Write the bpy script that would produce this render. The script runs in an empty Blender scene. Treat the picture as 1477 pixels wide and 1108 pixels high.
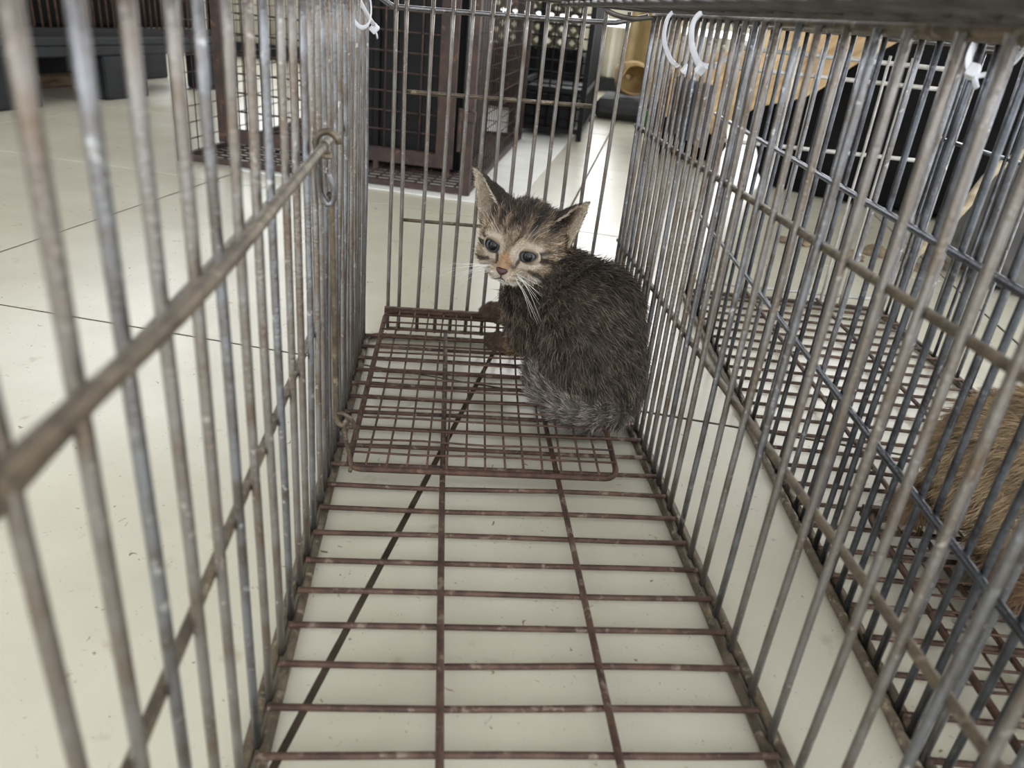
import bpy, math, random
import numpy as np
from mathutils import Vector, Matrix

S = 0.8                      # metres per layout unit (floor tiles come out 0.60 m square)
random.seed(7)
rng = np.random.default_rng(7)
scene = bpy.context.scene
COL = scene.collection

# ------------------------------------------------------------------ camera
CAM = np.array([-0.06480031, -0.28987409, 0.37536169])
C_R = Vector((0.99294977, -0.07269997, 0.09362405))
C_U = Vector((-0.05180946, 0.44422089, 0.89441801))
C_F = Vector((0.10661391, 0.89296277, -0.43732249))
cam_d = bpy.data.cameras.new('camera')
cam_d.sensor_width = 36.0
cam_d.lens = 36.0 * 1097.76 / 1477.0
cam_d.clip_start = 0.01
cam_d.dof.use_dof = True
cam_d.dof.focus_distance = 0.77 * S
cam_d.dof.aperture_fstop = 10.5
cam = bpy.data.objects.new('camera', cam_d)
COL.objects.link(cam)
mw = Matrix((C_R, C_U, -C_F)).transposed().to_4x4()
mw.translation = Vector(CAM) * S
cam.matrix_world = mw
scene.camera = cam

# ------------------------------------------------------------------ world, sun, exposure
world = bpy.data.worlds.new('overcast_sky')
scene.world = world
world.use_nodes = True
bg = world.node_tree.nodes['Background']
bg.inputs['Color'].default_value = (0.93, 0.96, 1.0, 1)
bg.inputs['Strength'].default_value = 2.1
sun_d = bpy.data.lights.new('soft_daylight', 'SUN')
sun_d.energy = 1.0
sun_d.angle = math.radians(60)
sun_d.color = (1.0, 0.985, 0.95)
sun = bpy.data.objects.new('soft_daylight', sun_d)
COL.objects.link(sun)
sun.rotation_euler = Vector((-0.55, -0.75, -0.42)).to_track_quat('-Z', 'Y').to_euler()
scene.view_settings.view_transform = 'Standard'
scene.view_settings.look = 'None'
scene.view_settings.gamma = 1.0
scene.view_settings.exposure = 0.95
scene.view_settings.use_curve_mapping = False


# ------------------------------------------------------------------ helpers
def lin(c):
    out = []
    for v in c:
        v = v / 255.0
        out.append(v / 12.92 if v <= 0.04045 else ((v + 0.055) / 1.055) ** 2.4)
    return tuple(out)


def rgba(c):
    return (*lin(c), 1.0)


def material(name, c1, c2=None, rough=0.5, metal=0.0, scale=60.0, lo=0.4, hi=0.62, detail=4.0,
             bump=0.0, bump_scale=None, c3=None, lo3=0.62, hi3=0.7, scale3=25.0, stretch=None, spec=0.5):
    m = bpy.data.materials.new(name)
    m.use_nodes = True
    nt = m.node_tree
    b = nt.nodes['Principled BSDF']
    b.inputs['Roughness'].default_value = rough
    b.inputs['Metallic'].default_value = metal
    b.inputs['Specular IOR Level'].default_value = spec
    if c2 is None:
        b.inputs['Base Color'].default_value = rgba(c1)
        return m
    tc = nt.nodes.new('ShaderNodeTexCoord')
    oi = nt.nodes.new('ShaderNodeObjectInfo')
    add = nt.nodes.new('ShaderNodeVectorMath'); add.operation = 'MULTIPLY_ADD'
    comb = nt.nodes.new('ShaderNodeCombineXYZ')
    for k in range(3):
        nt.links.new(oi.outputs['Random'], comb.inputs[k])
    nt.links.new(comb.outputs[0], add.inputs[0])
    add.inputs[1].default_value = (7.3, 3.1, 5.7)
    nt.links.new(tc.outputs['Object'], add.inputs[2])
    src = add.outputs[0]
    if stretch:
        mp = nt.nodes.new('ShaderNodeMapping')
        mp.inputs['Scale'].default_value = stretch
        nt.links.new(src, mp.inputs[0]); src = mp.outputs[0]

    def layer(sc, a, z, det):
        n = nt.nodes.new('ShaderNodeTexNoise')
        n.inputs['Scale'].default_value = sc
        n.inputs['Detail'].default_value = det
        n.inputs['Roughness'].default_value = 0.6
        nt.links.new(src, n.inputs['Vector'])
        r = nt.nodes.new('ShaderNodeMapRange')
        r.inputs['From Min'].default_value = a
        r.inputs['From Max'].default_value = z
        nt.links.new(n.outputs['Fac'], r.inputs['Value'])
        return n, r

    n, r = layer(scale, lo, hi, detail)
    mix = nt.nodes.new('ShaderNodeMix'); mix.data_type = 'RGBA'
    mix.inputs[6].default_value = rgba(c1)
    mix.inputs[7].default_value = rgba(c2)
    nt.links.new(r.outputs[0], mix.inputs[0])
    out = mix.outputs[2]
    if c3 is not None:
        n3, r3 = layer(scale3, lo3, hi3, 3.0)
        mix3 = nt.nodes.new('ShaderNodeMix'); mix3.data_type = 'RGBA'
        mix3.inputs[7].default_value = rgba(c3)
        nt.links.new(out, mix3.inputs[6])
        nt.links.new(r3.outputs[0], mix3.inputs[0])
        out = mix3.outputs[2]
    nt.links.new(out, b.inputs['Base Color'])
    if bump > 0:
        bp = nt.nodes.new('ShaderNodeBump')
        bp.inputs['Strength'].default_value = bump
        bp.inputs['Distance'].default_value = 0.001
        nb = n
        if bump_scale:
            nb, _ = layer(bump_scale, 0, 1, 3.0)
        nt.links.new(nb.outputs['Fac'], bp.inputs['Height'])
        nt.links.new(bp.outputs[0], b.inputs['Normal'])
    return m


def empty(name, loc=(0, 0, 0), rotz=0.0, parent=None):
    o = bpy.data.objects.new(name, None)
    o.empty_display_size = 0.05
    COL.objects.link(o)
    o.location = Vector(loc) * S
    o.rotation_euler = (0, 0, rotz)
    if parent:
        o.parent = parent
    return o


def tag(o, label=None, cat=None, group=None, kind=None):
    if label: o['label'] = label
    if cat: o['category'] = cat
    if group: o['group'] = group
    if kind: o['kind'] = kind
    return o


def mesh_data(name, verts, faces, mat, smooth=True):
    me = bpy.data.meshes.new(name)
    me.from_pydata([tuple(float(c) * S for c in v) for v in verts], [], faces)
    if mat:
        me.materials.append(mat)
    if smooth:
        me.polygons.foreach_set('use_smooth', [True] * len(me.polygons))
    me.update()
    return me


def place(name, me, parent=None, loc=(0, 0, 0), rot=(0, 0, 0)):
    o = bpy.data.objects.new(name, me)
    COL.objects.link(o)
    o.location = Vector(loc) * S
    o.rotation_euler = rot
    if parent:
        o.parent = parent
    return o


class MB:
    """collects shapes in layout units; build() links them as one mesh object"""
    def __init__(self):
        self.v = []
        self.f = []

    def add(self, vs, fs):
        k = len(self.v)
        self.v += [tuple(p) for p in vs]
        self.f += [tuple(i + k for i in f) for f in fs]
        return self

    def box(self, a, b, rotz=0.0, piv=None):
        (x0, y0, z0), (x1, y1, z1) = a, b
        vs = [(x, y, z) for z in (z0, z1) for y in (y0, y1) for x in (x0, x1)]
        if rotz:
            px, py = piv if piv else ((x0 + x1) / 2, (y0 + y1) / 2)
            c, s = math.cos(rotz), math.sin(rotz)
            vs = [(px + (x - px) * c - (y - py) * s, py + (x - px) * s + (y - py) * c, z) for x, y, z in vs]
        return self.add(vs, [(0, 2, 3, 1), (4, 5, 7, 6), (0, 1, 5, 4), (2, 6, 7, 3), (0, 4, 6, 2), (1, 3, 7, 5)])

    def bevel_box(self, a, b, r):
        """box with chamfered edges"""
        (x0, y0, z0), (x1, y1, z1) = a, b
        vs, idx = [], {}
        for ix, (x, sx) in enumerate(((x0, 1), (x1, -1))):
            for iy, (y, sy) in enumerate(((y0, 1), (y1, -1))):
                for iz, (z, sz) in enumerate(((z0, 1), (z1, -1))):
                    for k, p in enumerate(((x, y + sy * r, z + sz * r), (x + sx * r, y, z + sz * r), (x + sx * r, y + sy * r, z))):
                        idx[(ix, iy, iz, k)] = len(vs); vs.append(p)
        g = lambda *q: idx[q]
        fs = []
        for s_ in (0, 1):
            fs.append([g(s_, 0, 0, 0), g(s_, 1, 0, 0), g(s_, 1, 1, 0), g(s_, 0, 1, 0)])
            fs.append([g(0, s_, 0, 1), g(1, s_, 0, 1), g(1, s_, 1, 1), g(0, s_, 1, 1)])
            fs.append([g(0, 0, s_, 2), g(1, 0, s_, 2), g(1, 1, s_, 2), g(0, 1, s_, 2)])
        for i in (0, 1):
            for j in (0, 1):
                fs.append([g(i, j, 0, 0), g(i, j, 1, 0), g(i, j, 1, 1), g(i, j, 0, 1)])
                fs.append([g(i, 0, j, 0), g(i, 1, j, 0), g(i, 1, j, 2), g(i, 0, j, 2)])
                fs.append([g(0, i, j, 1), g(1, i, j, 1), g(1, i, j, 2), g(0, i, j, 2)])
                for k in (0, 1):
                    fs.append([g(i, j, k, 0), g(i, j, k, 1), g(i, j, k, 2)])
        c0 = Vector(((x0 + x1) / 2, (y0 + y1) / 2, (z0 + z1) / 2))
        out = []
        for f in fs:
            p = [Vector(vs[i]) for i in f]
            n = (p[1] - p[0]).cross(p[2] - p[0])
            m = sum(p, Vector()) / len(p)
            out.append(tuple(f) if n.dot(m - c0) > 0 else tuple(reversed(f)))
        return self.add(vs, out)

    def tube(self, pts, r, sides=8, closed=False, flat=1.0):
        pts = [Vector(p) for p in pts]
        n = len(pts)
        rs = r if isinstance(r, (list, tuple)) else [r] * n
        rings = []
        ref = None
        for i, p in enumerate(pts):
            if closed:
                t = (pts[(i + 1) % n] - pts[i - 1]).normalized()
            else:
                t = (pts[min(i + 1, n - 1)] - pts[max(i - 1, 0)]).normalized()
            if ref is None:
                ref = Vector((0, 0, 1)) if abs(t.z) < 0.9 else Vector((1, 0, 0))
            u = (ref - t * ref.dot(t)).normalized()
            w = t.cross(u)
            ref = u
            rings.append([p + (u * math.cos(2 * math.pi * k / sides) + w * (math.sin(2 * math.pi * k / sides) * flat)) * rs[i] for k in range(sides)])
        vs = [q for ring in rings for q in ring]
        fs = []
        m = n if closed else n - 1
        for i in range(m):
            a, b = i * sides, ((i + 1) % n) * sides
            for k in range(sides):
                k2 = (k + 1) % sides
                fs.append((a + k, a + k2, b + k2, b + k))
        if not closed:
            fs.append(tuple(reversed(range(sides))))
            fs.append(tuple((n - 1) * sides + k for k in range(sides)))
        return self.add(vs, fs)

    def ball(self, c, rad, seg=12, rings=8):
        rx, ry, rz = rad if isinstance(rad, (list, tuple)) else (rad,) * 3
        vs = [(c[0], c[1], c[2] - rz)]
        for i in range(1, rings):
            a = -math.pi / 2 + math.pi * i / rings
            for k in range(seg):
                t = 2 * math.pi * k / seg
                vs.append((c[0] + rx * math.cos(a) * math.cos(t), c[1] + ry * math.cos(a) * math.sin(t), c[2] + rz * math.sin(a)))
        vs.append((c[0], c[1], c[2] + rz))
        fs = []
        for k in range(seg):
            fs.append((0, 1 + (k + 1) % seg, 1 + k))
            fs.append((len(vs) - 1, len(vs) - 1 - seg + k, len(vs) - 1 - seg + (k + 1) % seg))
        for i in range(rings - 2):
            for k in range(seg):
                a = 1 + i * seg; b = a + seg
                fs.append((a + k, a + (k + 1) % seg, b + (k + 1) % seg, b + k))
        return self.add(vs, fs)

    def build(self, name, mat, parent=None, loc=(0, 0, 0), rot=(0, 0, 0), smooth=True):
        return place(name, mesh_data(name, self.v, self.f, mat, smooth), parent, loc, rot)


def spline(pts, n):
    """Catmull-Rom through pts"""
    P = [Vector(p) for p in pts]
    P = [P[0] * 2 - P[1]] + P + [P[-1] * 2 - P[-2]]
    out = []
    for i in range(1, len(P) - 2):
        for k in range(n):
            t = k / n
            a, b, c, d = P[i - 1], P[i], P[i + 1], P[i + 2]
            out.append(0.5 * ((2 * b) + (c - a) * t + (2 * a - 5 * b + 4 * c - d) * t * t + (3 * b - a - 3 * c + d) * t ** 3))
    out.append(P[-2])
    return out


def rounded_rect(x0, y0, x1, y1, z, r, n=4):
    pts = []
    for cx, cy, a0 in ((x1 - r, y1 - r, 0), (x0 + r, y1 - r, 90), (x0 + r, y0 + r, 180), (x1 - r, y0 + r, 270)):
        for k in range(n + 1):
            a = math.radians(a0 + 90 * k / n)
            pts.append((cx + r * math.cos(a), cy + r * math.sin(a), z))
    return pts


# ------------------------------------------------------------------ materials
M_TILE = material('cream_floor_tile', (212, 208, 190), (198, 193, 174), rough=0.26, scale=7.0, lo=0.35, hi=0.7, detail=8,
                  c3=(176, 164, 138), lo3=0.66, hi3=0.80, scale3=34.0, bump=0.04, bump_scale=220)
def add_specks(m, col, scale, lo, hi):
    nt = m.node_tree
    b = nt.nodes['Principled BSDF']
    src = b.inputs['Base Color'].links[0].from_socket
    tc = nt.nodes.new('ShaderNodeTexCoord')
    n = nt.nodes.new('ShaderNodeTexNoise')
    n.inputs['Scale'].default_value = scale; n.inputs['Detail'].default_value = 2.0
    n.inputs['Distortion'].default_value = 1.2
    nt.links.new(tc.outputs['Object'], n.inputs['Vector'])
    r = nt.nodes.new('ShaderNodeMapRange')
    r.inputs['From Min'].default_value = lo; r.inputs['From Max'].default_value = hi
    nt.links.new(n.outputs['Fac'], r.inputs['Value'])
    mx = nt.nodes.new('ShaderNodeMix'); mx.data_type = 'RGBA'
    mx.inputs[7].default_value = rgba(col)
    nt.links.new(src, mx.inputs[6]); nt.links.new(r.outputs[0], mx.inputs[0])
    nt.links.new(mx.outputs[2], b.inputs['Base Color'])


add_specks(M_TILE, (130, 112, 88), 120, 0.71, 0.78)
add_specks(M_TILE, (150, 134, 108), 330, 0.70, 0.76)
M_GROUT = material('dirty_grout', (78, 68, 56), (58, 50, 42), rough=0.95, scale=30, spec=0.1)
M_BAR = material('weathered_steel_wire', (136, 133, 129), (112, 99, 86), rough=0.36, metal=0.75, scale=55, lo=0.40, hi=0.68,
                 detail=8, c3=(190, 186, 180), lo3=0.62, hi3=0.76, scale3=220, bump=0.5, bump_scale=500)
M_BAR_GREY = material('dull_grey_steel_wire', (132, 134, 138), (104, 98, 92), rough=0.34, metal=0.85, scale=60, lo=0.42, hi=0.64,
                      detail=8, c3=(190, 190, 190), lo3=0.62, hi3=0.72, scale3=180, bump=0.4, bump_scale=500)
M_RAIL = material('grimy_tan_wire', (118, 106, 88), (86, 76, 64), rough=0.5, metal=0.5, scale=80, lo=0.4, hi=0.6, detail=8,
                  c3=(152, 140, 120), lo3=0.58, hi3=0.68, scale3=140, bump=0.6, bump_scale=450)
M_FLOORROD = material('rusty_floor_wire', (96, 73, 60), (70, 50, 42), rough=0.6, metal=0.25, scale=90, lo=0.38, hi=0.58, detail=8,
                      c3=(128, 113, 98), lo3=0.57, hi3=0.66, scale3=120, bump=0.7, bump_scale=420)
M_RUST = material('dark_rusty_mesh_wire', (90, 65, 50), (62, 44, 35), rough=0.65, metal=0.2, scale=90, lo=0.38, hi=0.6, detail=8,
                  c3=(112, 84, 66), lo3=0.6, hi3=0.7, scale3=130, bump=0.6, bump_scale=450)
M_BLUE = material('galvanised_wire', (96, 100, 106), (70, 70, 72), rough=0.30, metal=0.9, scale=60, lo=0.42, hi=0.62, detail=8,
                  c3=(124, 127, 132), lo3=0.62, hi3=0.74, scale3=170, bump=0.4, bump_scale=480)
M_TOP = material('dull_dark_steel_wire', (96, 93, 90), (74, 68, 62), rough=0.45, metal=0.6, scale=60, lo=0.4, hi=0.64, detail=8, bump=0.4, bump_scale=480)
M_PALE = material('pale_zinc_rod', (196, 194, 188), (170, 166, 158), rough=0.45, metal=0.2, scale=50)
M_BROWNFRAME = material('rusted_brown_steel', (70, 51, 43), (47, 36, 33), rough=0.7, metal=0.15, scale=40, lo=0.36, hi=0.62, detail=8,
                        c3=(98, 70, 54), lo3=0.6, hi3=0.7, scale3=60, bump=0.4, bump_scale=200)
M_BLACK = material('black_plastic', (8, 8, 9), (13, 13, 13), rough=0.55, scale=20, bump=0.2, bump_scale=120, spec=0.2)
M_BLACKCLOTH = material('black_cloth', (9, 8, 9), (15, 14, 14), rough=0.9, scale=25, bump=0.4, bump_scale=60, spec=0.2)
M_PALLET = material('dusty_black_pallet', (32, 34, 37), (24, 25, 27), rough=0.7, spec=0.3, scale=18, c3=(56, 55, 52), lo3=0.66, hi3=0.78, scale3=60)
M_TIE = material('white_nylon', (236, 238, 244), (222, 224, 232), rough=0.35, scale=20)
M_CARD = material('grey_plastic_card', (118, 118, 132), (100, 100, 112), rough=0.6, scale=16)
M_SHEET = material('white_board', (234, 234, 230), (222, 222, 216), rough=0.6, scale=9)
M_WALL = material('off_white_corrugated_sheet', (196, 192, 174), (176, 170, 150), rough=0.6, scale=4, c3=(150, 142, 120), lo3=0.62, hi3=0.75, scale3=6)
M_SACK = material('tan_sacking', (176, 148, 100), (140, 114, 72), rough=0.9, scale=14, bump=0.5, bump_scale=90)
M_OCHRE = material('ochre_hanging_cloth', (150, 126, 80), (124, 102, 62), rough=0.9, scale=10, bump=0.4, bump_scale=60)
M_CARDBOARD = material('tan_cardboard', (190, 164, 124), (160, 132, 94), rough=0.85, scale=10, stretch=(1, 5, 1))
M_MAT = material('dark_rubber_mat', (44, 45, 46), (58, 58, 58), rough=0.8, scale=20)
M_GREYBAG = material('grey_canvas_bag', (112, 110, 108), (90, 88, 88), rough=0.85, scale=14, bump=0.5, bump_scale=60)
M_ROPE = material('pale_rope', (190, 176, 150), (150, 136, 112), rough=0.9, scale=60)
M_DIRT = material('dry_dirt_crumb', (150, 132, 108), (110, 94, 76), rough=0.95, scale=40)
M_WOOD = material('old_grey_timber', (134, 112, 86), (96, 78, 60), rough=0.85, scale=12, stretch=(1, 8, 8))
M_OLIVE = material('olive_woven_plastic', (84, 78, 58), (60, 56, 42), rough=0.7, scale=30)
M_CEIL = material('dull_grey_sheeting', (150, 146, 138), (130, 126, 118), rough=0.8, scale=3)
M_GREEN = material('green_plastic', (30, 120, 50))

# ------------------------------------------------------------------ floor, tile by tile
ZF = -0.0085                                    # top of the tiles
T = 0.755
TA = math.radians(-14.6)
node = Vector((-0.012, 0.490, 0))
e1 = Vector((math.cos(TA), math.sin(TA), 0)); e2 = Vector((-math.sin(TA), math.cos(TA), 0))
fl = MB()
fl.box((-6, -5, ZF - 0.06), (6, 7.5, ZF - 0.0010))
floor = fl.build('floor', M_GROUT, smooth=False)
tag(floor, 'cream glazed tiled floor with dark dirty joints', kind='structure')
gap = 0.0026
tm = MB()
bv = 0.00015
tm.add([(gap, gap, -0.008), (T - gap, gap, -0.008), (T - gap, T - gap, -0.008), (gap, T - gap, -0.008),
        (gap, gap, -bv), (T - gap, gap, -bv), (T - gap, T - gap, -bv), (gap, T - gap, -bv),
        (gap + bv, gap + bv, 0), (T - gap - bv, gap + bv, 0), (T - gap - bv, T - gap - bv, 0), (gap + bv, T - gap - bv, 0)],
       [(0, 1, 5, 4), (1, 2, 6, 5), (2, 3, 7, 6), (3, 0, 4, 7), (4, 5, 9, 8), (5, 6, 10, 9), (6, 7, 11, 10), (7, 4, 8, 11), (8, 9, 10, 11)])
tile_me = mesh_data('tile', tm.v, tm.f, M_TILE, smooth=False)
for i in range(-5, 6):
    for j in range(-4, 8):
        p = node + e1 * (i * T) + e2 * (j * T)
        place('tile', tile_me, floor, (p.x, p.y, ZF + 0.0003 * math.sin(i * 3.1 + j * 1.7)), (0, 0, TA))

# ------------------------------------------------------------------ the shed: low corrugated wall at the back, open above it, roof overhead
wb = MB()
vs, fs = [], []
N = 400
WT = 0.355
for k in range(N + 1):
    x = -4.6 + 9.2 * k / N
    d = 0.022 * max(-0.6, min(0.6, math.sin(x * 2 * math.pi / 0.105))) / 0.6
    for z in (ZF, WT):
        vs.append((x, 4.75 + d, z))
    for z in (ZF, WT):
        vs.append((x, 4.75 + d + 0.004, z))
for k in range(N):
    a, b = 4 * k, 4 * (k + 1)
    fs += [(a, b, b + 1, a + 1), (a + 2, a + 3, b + 3, b + 2), (a + 1, b + 1, b + 3, a + 3)]
wb.add(vs, fs)
wall_back = wb.build('wall_back', M_WALL, smooth=False)
tag(wall_back, 'low pale corrugated sheet wall at the far end', kind='structure')
bb = MB(); bb.box((-4.6, 4.66, ZF), (4.6, 4.72, 0.07))
tag(bb.build('baseboard_back', M_PALLET, smooth=False), 'dark kerb along the foot of the corrugated wall', kind='structure')
tb = MB(); tb.box((-4.6, 4.70, WT + 0.035), (4.6, 4.80, WT + 0.10))
tag(tb.build('trim_1', M_WALL, smooth=False), 'pale rail above the corrugated wall', kind='structure')
ZC = 2.7
cl_ = MB(); cl_.box((-4.8, -1.5, ZC), (4.8, 5.0, ZC + 0.08))  # out of view; blocks overhead sky, front edge pulled back to light near floor
tag(cl_.build('ceiling', M_CEIL, smooth=False), 'dull unseen shed roof', kind='structure')
wl = MB(); wl.box((-4.8, -1.5, ZF), (-4.6, 4.9, ZC))
tag(wl.build('wall_left', M_CEIL, smooth=False), 'dull shed wall on the left', kind='structure')
for q, (x, y) in enumerate(((4.6, 4.85), (4.6, 1.7), (4.6, -1.4), (-1.6, -1.4))):
    p_ = MB(); p_.box((x - 0.09, y - 0.09, ZF), (x + 0.09, y + 0.09, ZC))
    tag(p_.build('trim_%d' % (q + 2), M_CEIL, smooth=False), 'post carrying the shed roof', kind='structure')


# ------------------------------------------------------------------ wire cages
def wire_variants(name, length, r, mat, count=5, wob=0.0012, sides=8, seg=6, hook=0.0):
    """straight-ish wires of one length with small bends; origin at the lower end, along +z"""
    out = []
    for q in range(count):
        a1, a2, p1, p2 = rng.normal(0, wob), rng.normal(0, wob), rng.uniform(0, 6), rng.uniform(0, 6)
        pts = []
        for k in range(seg + 1):
            t = k / seg
            env = math.sin(math.pi * t)
            pts.append((a1 * env * math.sin(p1 + 5 * t), a2 * env * math.sin(p2 + 4 * t), length * t))
        m = MB(); m.tube(pts, r, sides)
        out.append(mesh_data(name, m.v, m.f, mat))
    return out


def rod(name, a, b, r, mat, parent, sides=8, wob=0.0, seg=6, ends=None):
    a, b = Vector(a), Vector(b)
    pts = []
    d = (b - a)
    side = d.cross(Vector((0.3, 0.2, 1))).normalized() if d.length > 0 else Vector((1, 0, 0))
    p1 = random.uniform(0, 6)
    for k in range(seg + 1):
        t = k / seg
        pts.append(a + d * t + side * (wob * math.sin(math.pi * t) * math.sin(p1 + 6 * t)))
    m = MB(); m.tube(pts, r, sides)
    return m.build(name, mat, parent)


def make_cage(root, W, y0, y1, ys_side, H, rails, cross_y, long_x, bar_mats, rail_mat, floor_mat, top_mat, frame_mat):
    """long wire live-trap: floor grid, two side panels, top panel; local frame x across, y along"""
    hw = W / 2
    br = 0.0024
    # floor panel: frame of paired edge wires, crossbars, lengthwise rods
    fr = MB()
    fr.tube(rounded_rect(-hw + 0.0045, y0, hw - 0.0045, y1, -0.0048, 0.014), 0.0034, 8, closed=True)
    floor_panel = fr.build('floor_panel', frame_mat, root)
    cv = wire_variants('crossbar', W - 0.002, 0.0021, floor_mat, 6, 0.0009)
    for k, y in enumerate(cross_y):
        place('crossbar', cv[k % len(cv)], floor_panel, (-hw + 0.001, y, random.uniform(-0.0004, 0.0004)), (0, math.pi / 2, 0))
    for x in long_x:
        rod('lengthwise_rod', (x, y0 + 0.006, 0.0044), (x, y1 - 0.004, 0.0044), 0.0025, floor_mat, floor_panel, wob=0.0012, seg=10)
    # side panels
    bars = [wire_variants('bar', H + 0.004, br, m, 6, 0.0010, seg=8) for m in bar_mats]
    for s, ys in zip((-1, 1), ys_side):
        x = s * hw
        fr = MB()
        fr.tube([(x + s * 0.0045, y0, -0.0045), (x + s * 0.0045, y1, -0.0045)], 0.0036, 8)
        fr.tube([(x + s * 0.004, y0, H), (x + s * 0.004, y1, H)], 0.003, 8)
        panel = fr.build('side_panel', frame_mat, root)
        for z in rails[s]:
            rod('rail', (x + s * 0.0045, y0, z), (x + s * 0.0045, y1 + 0.004, z), 0.0028, rail_mat, panel, wob=0.0006, seg=10)
        for k, y in enumerate(ys):
            grp = bars[k % len(bars)] if random.random() < 0.8 else bars[0]
            o = place('bar', random.choice(grp), panel, (x, y, -0.0045))
            o.rotation_euler = (random.gauss(0, 0.0032 if y < 0.25 else 0.0016), random.gauss(0, 0.0015), random.uniform(0, 6.28))
    # top panel
    fr = MB()
    fr.tube(rounded_rect(-hw + 0.002, y0, hw - 0.002, y1, H + 0.005, 0.012), 0.003, 8, closed=True)
    top = fr.build('top_panel', top_mat, root)
    tv = wire_variants('crossbar', W - 0.002, 0.0022, top_mat, 3, 0.0006)
    y = y0 + 0.02
    k = 0
    while y < y1 - 0.005:
        place('crossbar', tv[k % 3], top, (-hw + 0.001, y, H + 0.0065), (0, math.pi / 2, 0))
        y += 0.033; k += 1
    for x in long_x:
        rod('lengthwise_rod', (x, y0, H + 0.002), (x, y1, H + 0.002), 0.0025, top_mat, top)
    return floor_panel


def treadle(root, x0, y0, x1, y1, z0, z1, lip, mat, skew=0.0):
    """wire-mesh foot plate, rising from z0 at y0 to z1 at y1"""
    def P(u, v, dz=0.0):
        return (x0 + (x1 - x0) * u + skew * v, y0 + (y1 - y0) * v, z0 + (z1 - z0) * v + dz)
    fr = MB()
    loop = rounded_rect(0, 0, 1, 1, 0, 0.05)
    fr.tube([P(u, v) for u, v, _ in loop], 0.0028, 8, closed=True)
    plate = fr.build('treadle_plate', mat, root)
    nx = max(2, round((x1 - x0) / 0.0176)); ny = max(2, round((y1 - y0) / 0.0182))
    for i in range(1, nx):
        u = i / nx
        m = MB()
        m.tube([P(u + random.gauss(0, .002), v, 0.0024 + random.gauss(0, .0004)) for v in (0, .25, .5, .75, 1)], 0.0011, 6)
        m.build('mesh_wire', mat, plate)
    for j in range(1, ny):
        v = j / ny
        m = MB()
        m.tube([P(u, v + random.gauss(0, .0018), 0.0040 + random.gauss(0, .0004)) for u in (0, .25, .5, .75, 1)], 0.0011, 6)
        m.build('mesh_wire', mat, plate)
    if lip:
        m = MB()
        a, b = P(-0.01, 1.0), P(1.01, 1.0)
        m.box((a[0], a[1] - 0.002, a[2] - 0.006), (b[0], a[1] + 0.0035, a[2] + 0.005))
        m.build('lip', mat, plate, smooth=False)
    return plate


# ---- the cage the picture is taken through
H = 0.386
cage = empty('live_trap_cage', (0, 0, 0))
tag(cage, 'long rusty wire trap cage holding the grey tabby kitten', 'cage')
left_y = [-0.149 - 0.0325 * k for k in (5, 4, 3, 2, 1)] + [-0.149, -0.119, -0.087, -0.057, -0.024, 0.010, 0.042, 0.078, 0.109, 0.143, 0.175, 0.206, 0.243]
left_y += [0.262 + 0.0205 * k for k in range(17)]
right_y = [-0.113 - 0.0325 * k for k in (6, 5, 4, 3, 2, 1)] + [-0.112, -0.081, -0.050, -0.018, 0.014, 0.047, 0.086, 0.119, 0.153, 0.185, 0.216, 0.250]
right_y += [0.270 + 0.0198 * k for k in range(17)]
cross_y = [0.03294 * k for k in range(-9, 19)]
make_cage(cage, 0.30, -0.33, 0.606, (left_y, right_y), H, {-1: (0.272, 0.146), 1: (0.272, 0.138)}, cross_y, (-0.049, 0.0525),
          (M_BAR, M_BAR_GREY, M_BAR), M_RAIL, M_FLOORROD, M_TOP, M_RAIL)
# rear door: bars, three horizontal wires with turned ends
bx = [-0.1220, -0.1085, -0.0855, -0.0630, -0.0440, -0.0245, -0.0040, 0.0165, 0.0365, 0.0560, 0.0775, 0.1010, 0.1230]
dm = MB()
dm.tube(spline([(-0.149, 0.600, 0.384), (-0.128, 0.610, 0.371), (-0.109, 0.6115, 0.369), (0, 0.6115, 0.3715), (0.100, 0.6115, 0.3745), (0.120, 0.610, 0.377), (0.147, 0.602, 0.385)], 4), 0.0027, 8)
door = dm.build('rear_door', M_BAR_GREY, cage)
dv = wire_variants('bar', H - 0.002, 0.0023, M_BAR, 4, 0.0011, seg=8)
for k, x in enumerate(bx):
    o = place('bar', dv[k % 4], door, (x, 0.607, 0.003))
    o.rotation_euler = (0, random.gauss(0.006, 0.004), 0)
rod('rail', (-0.1085, 0.6115, 0.286), (0.1, 0.6115, 0.2885), 0.0023, M_RAIL, door)
rod('rail', (-0.1085, 0.6115, 0.143), (0.103, 0.6115, 0.141), 0.0021, M_RAIL, door)
rod('rail', (-0.124, 0.6115, 0.0035), (0.125, 0.6115, 0.0035), 0.0025, M_RAIL, door)
# bent steel bracket at the top rear corner
bk = MB()
bk.tube(spline([(0.090, 0.590, 0.3905), (0.105, 0.585, 0.3835), (0.125, 0.58, 0.381), (0.145, 0.572, 0.3835)], 5), [0.001] * 3 + [0.0026] * 10 + [0.002] * 3, 8, flat=0.6)
bk.build('corner_bracket', M_TOP, cage)
treadle(cage, -0.132, 0.272, 0.106, 0.583, 0.0115, 0.0375, True, M_RUST, skew=0.010)
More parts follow.
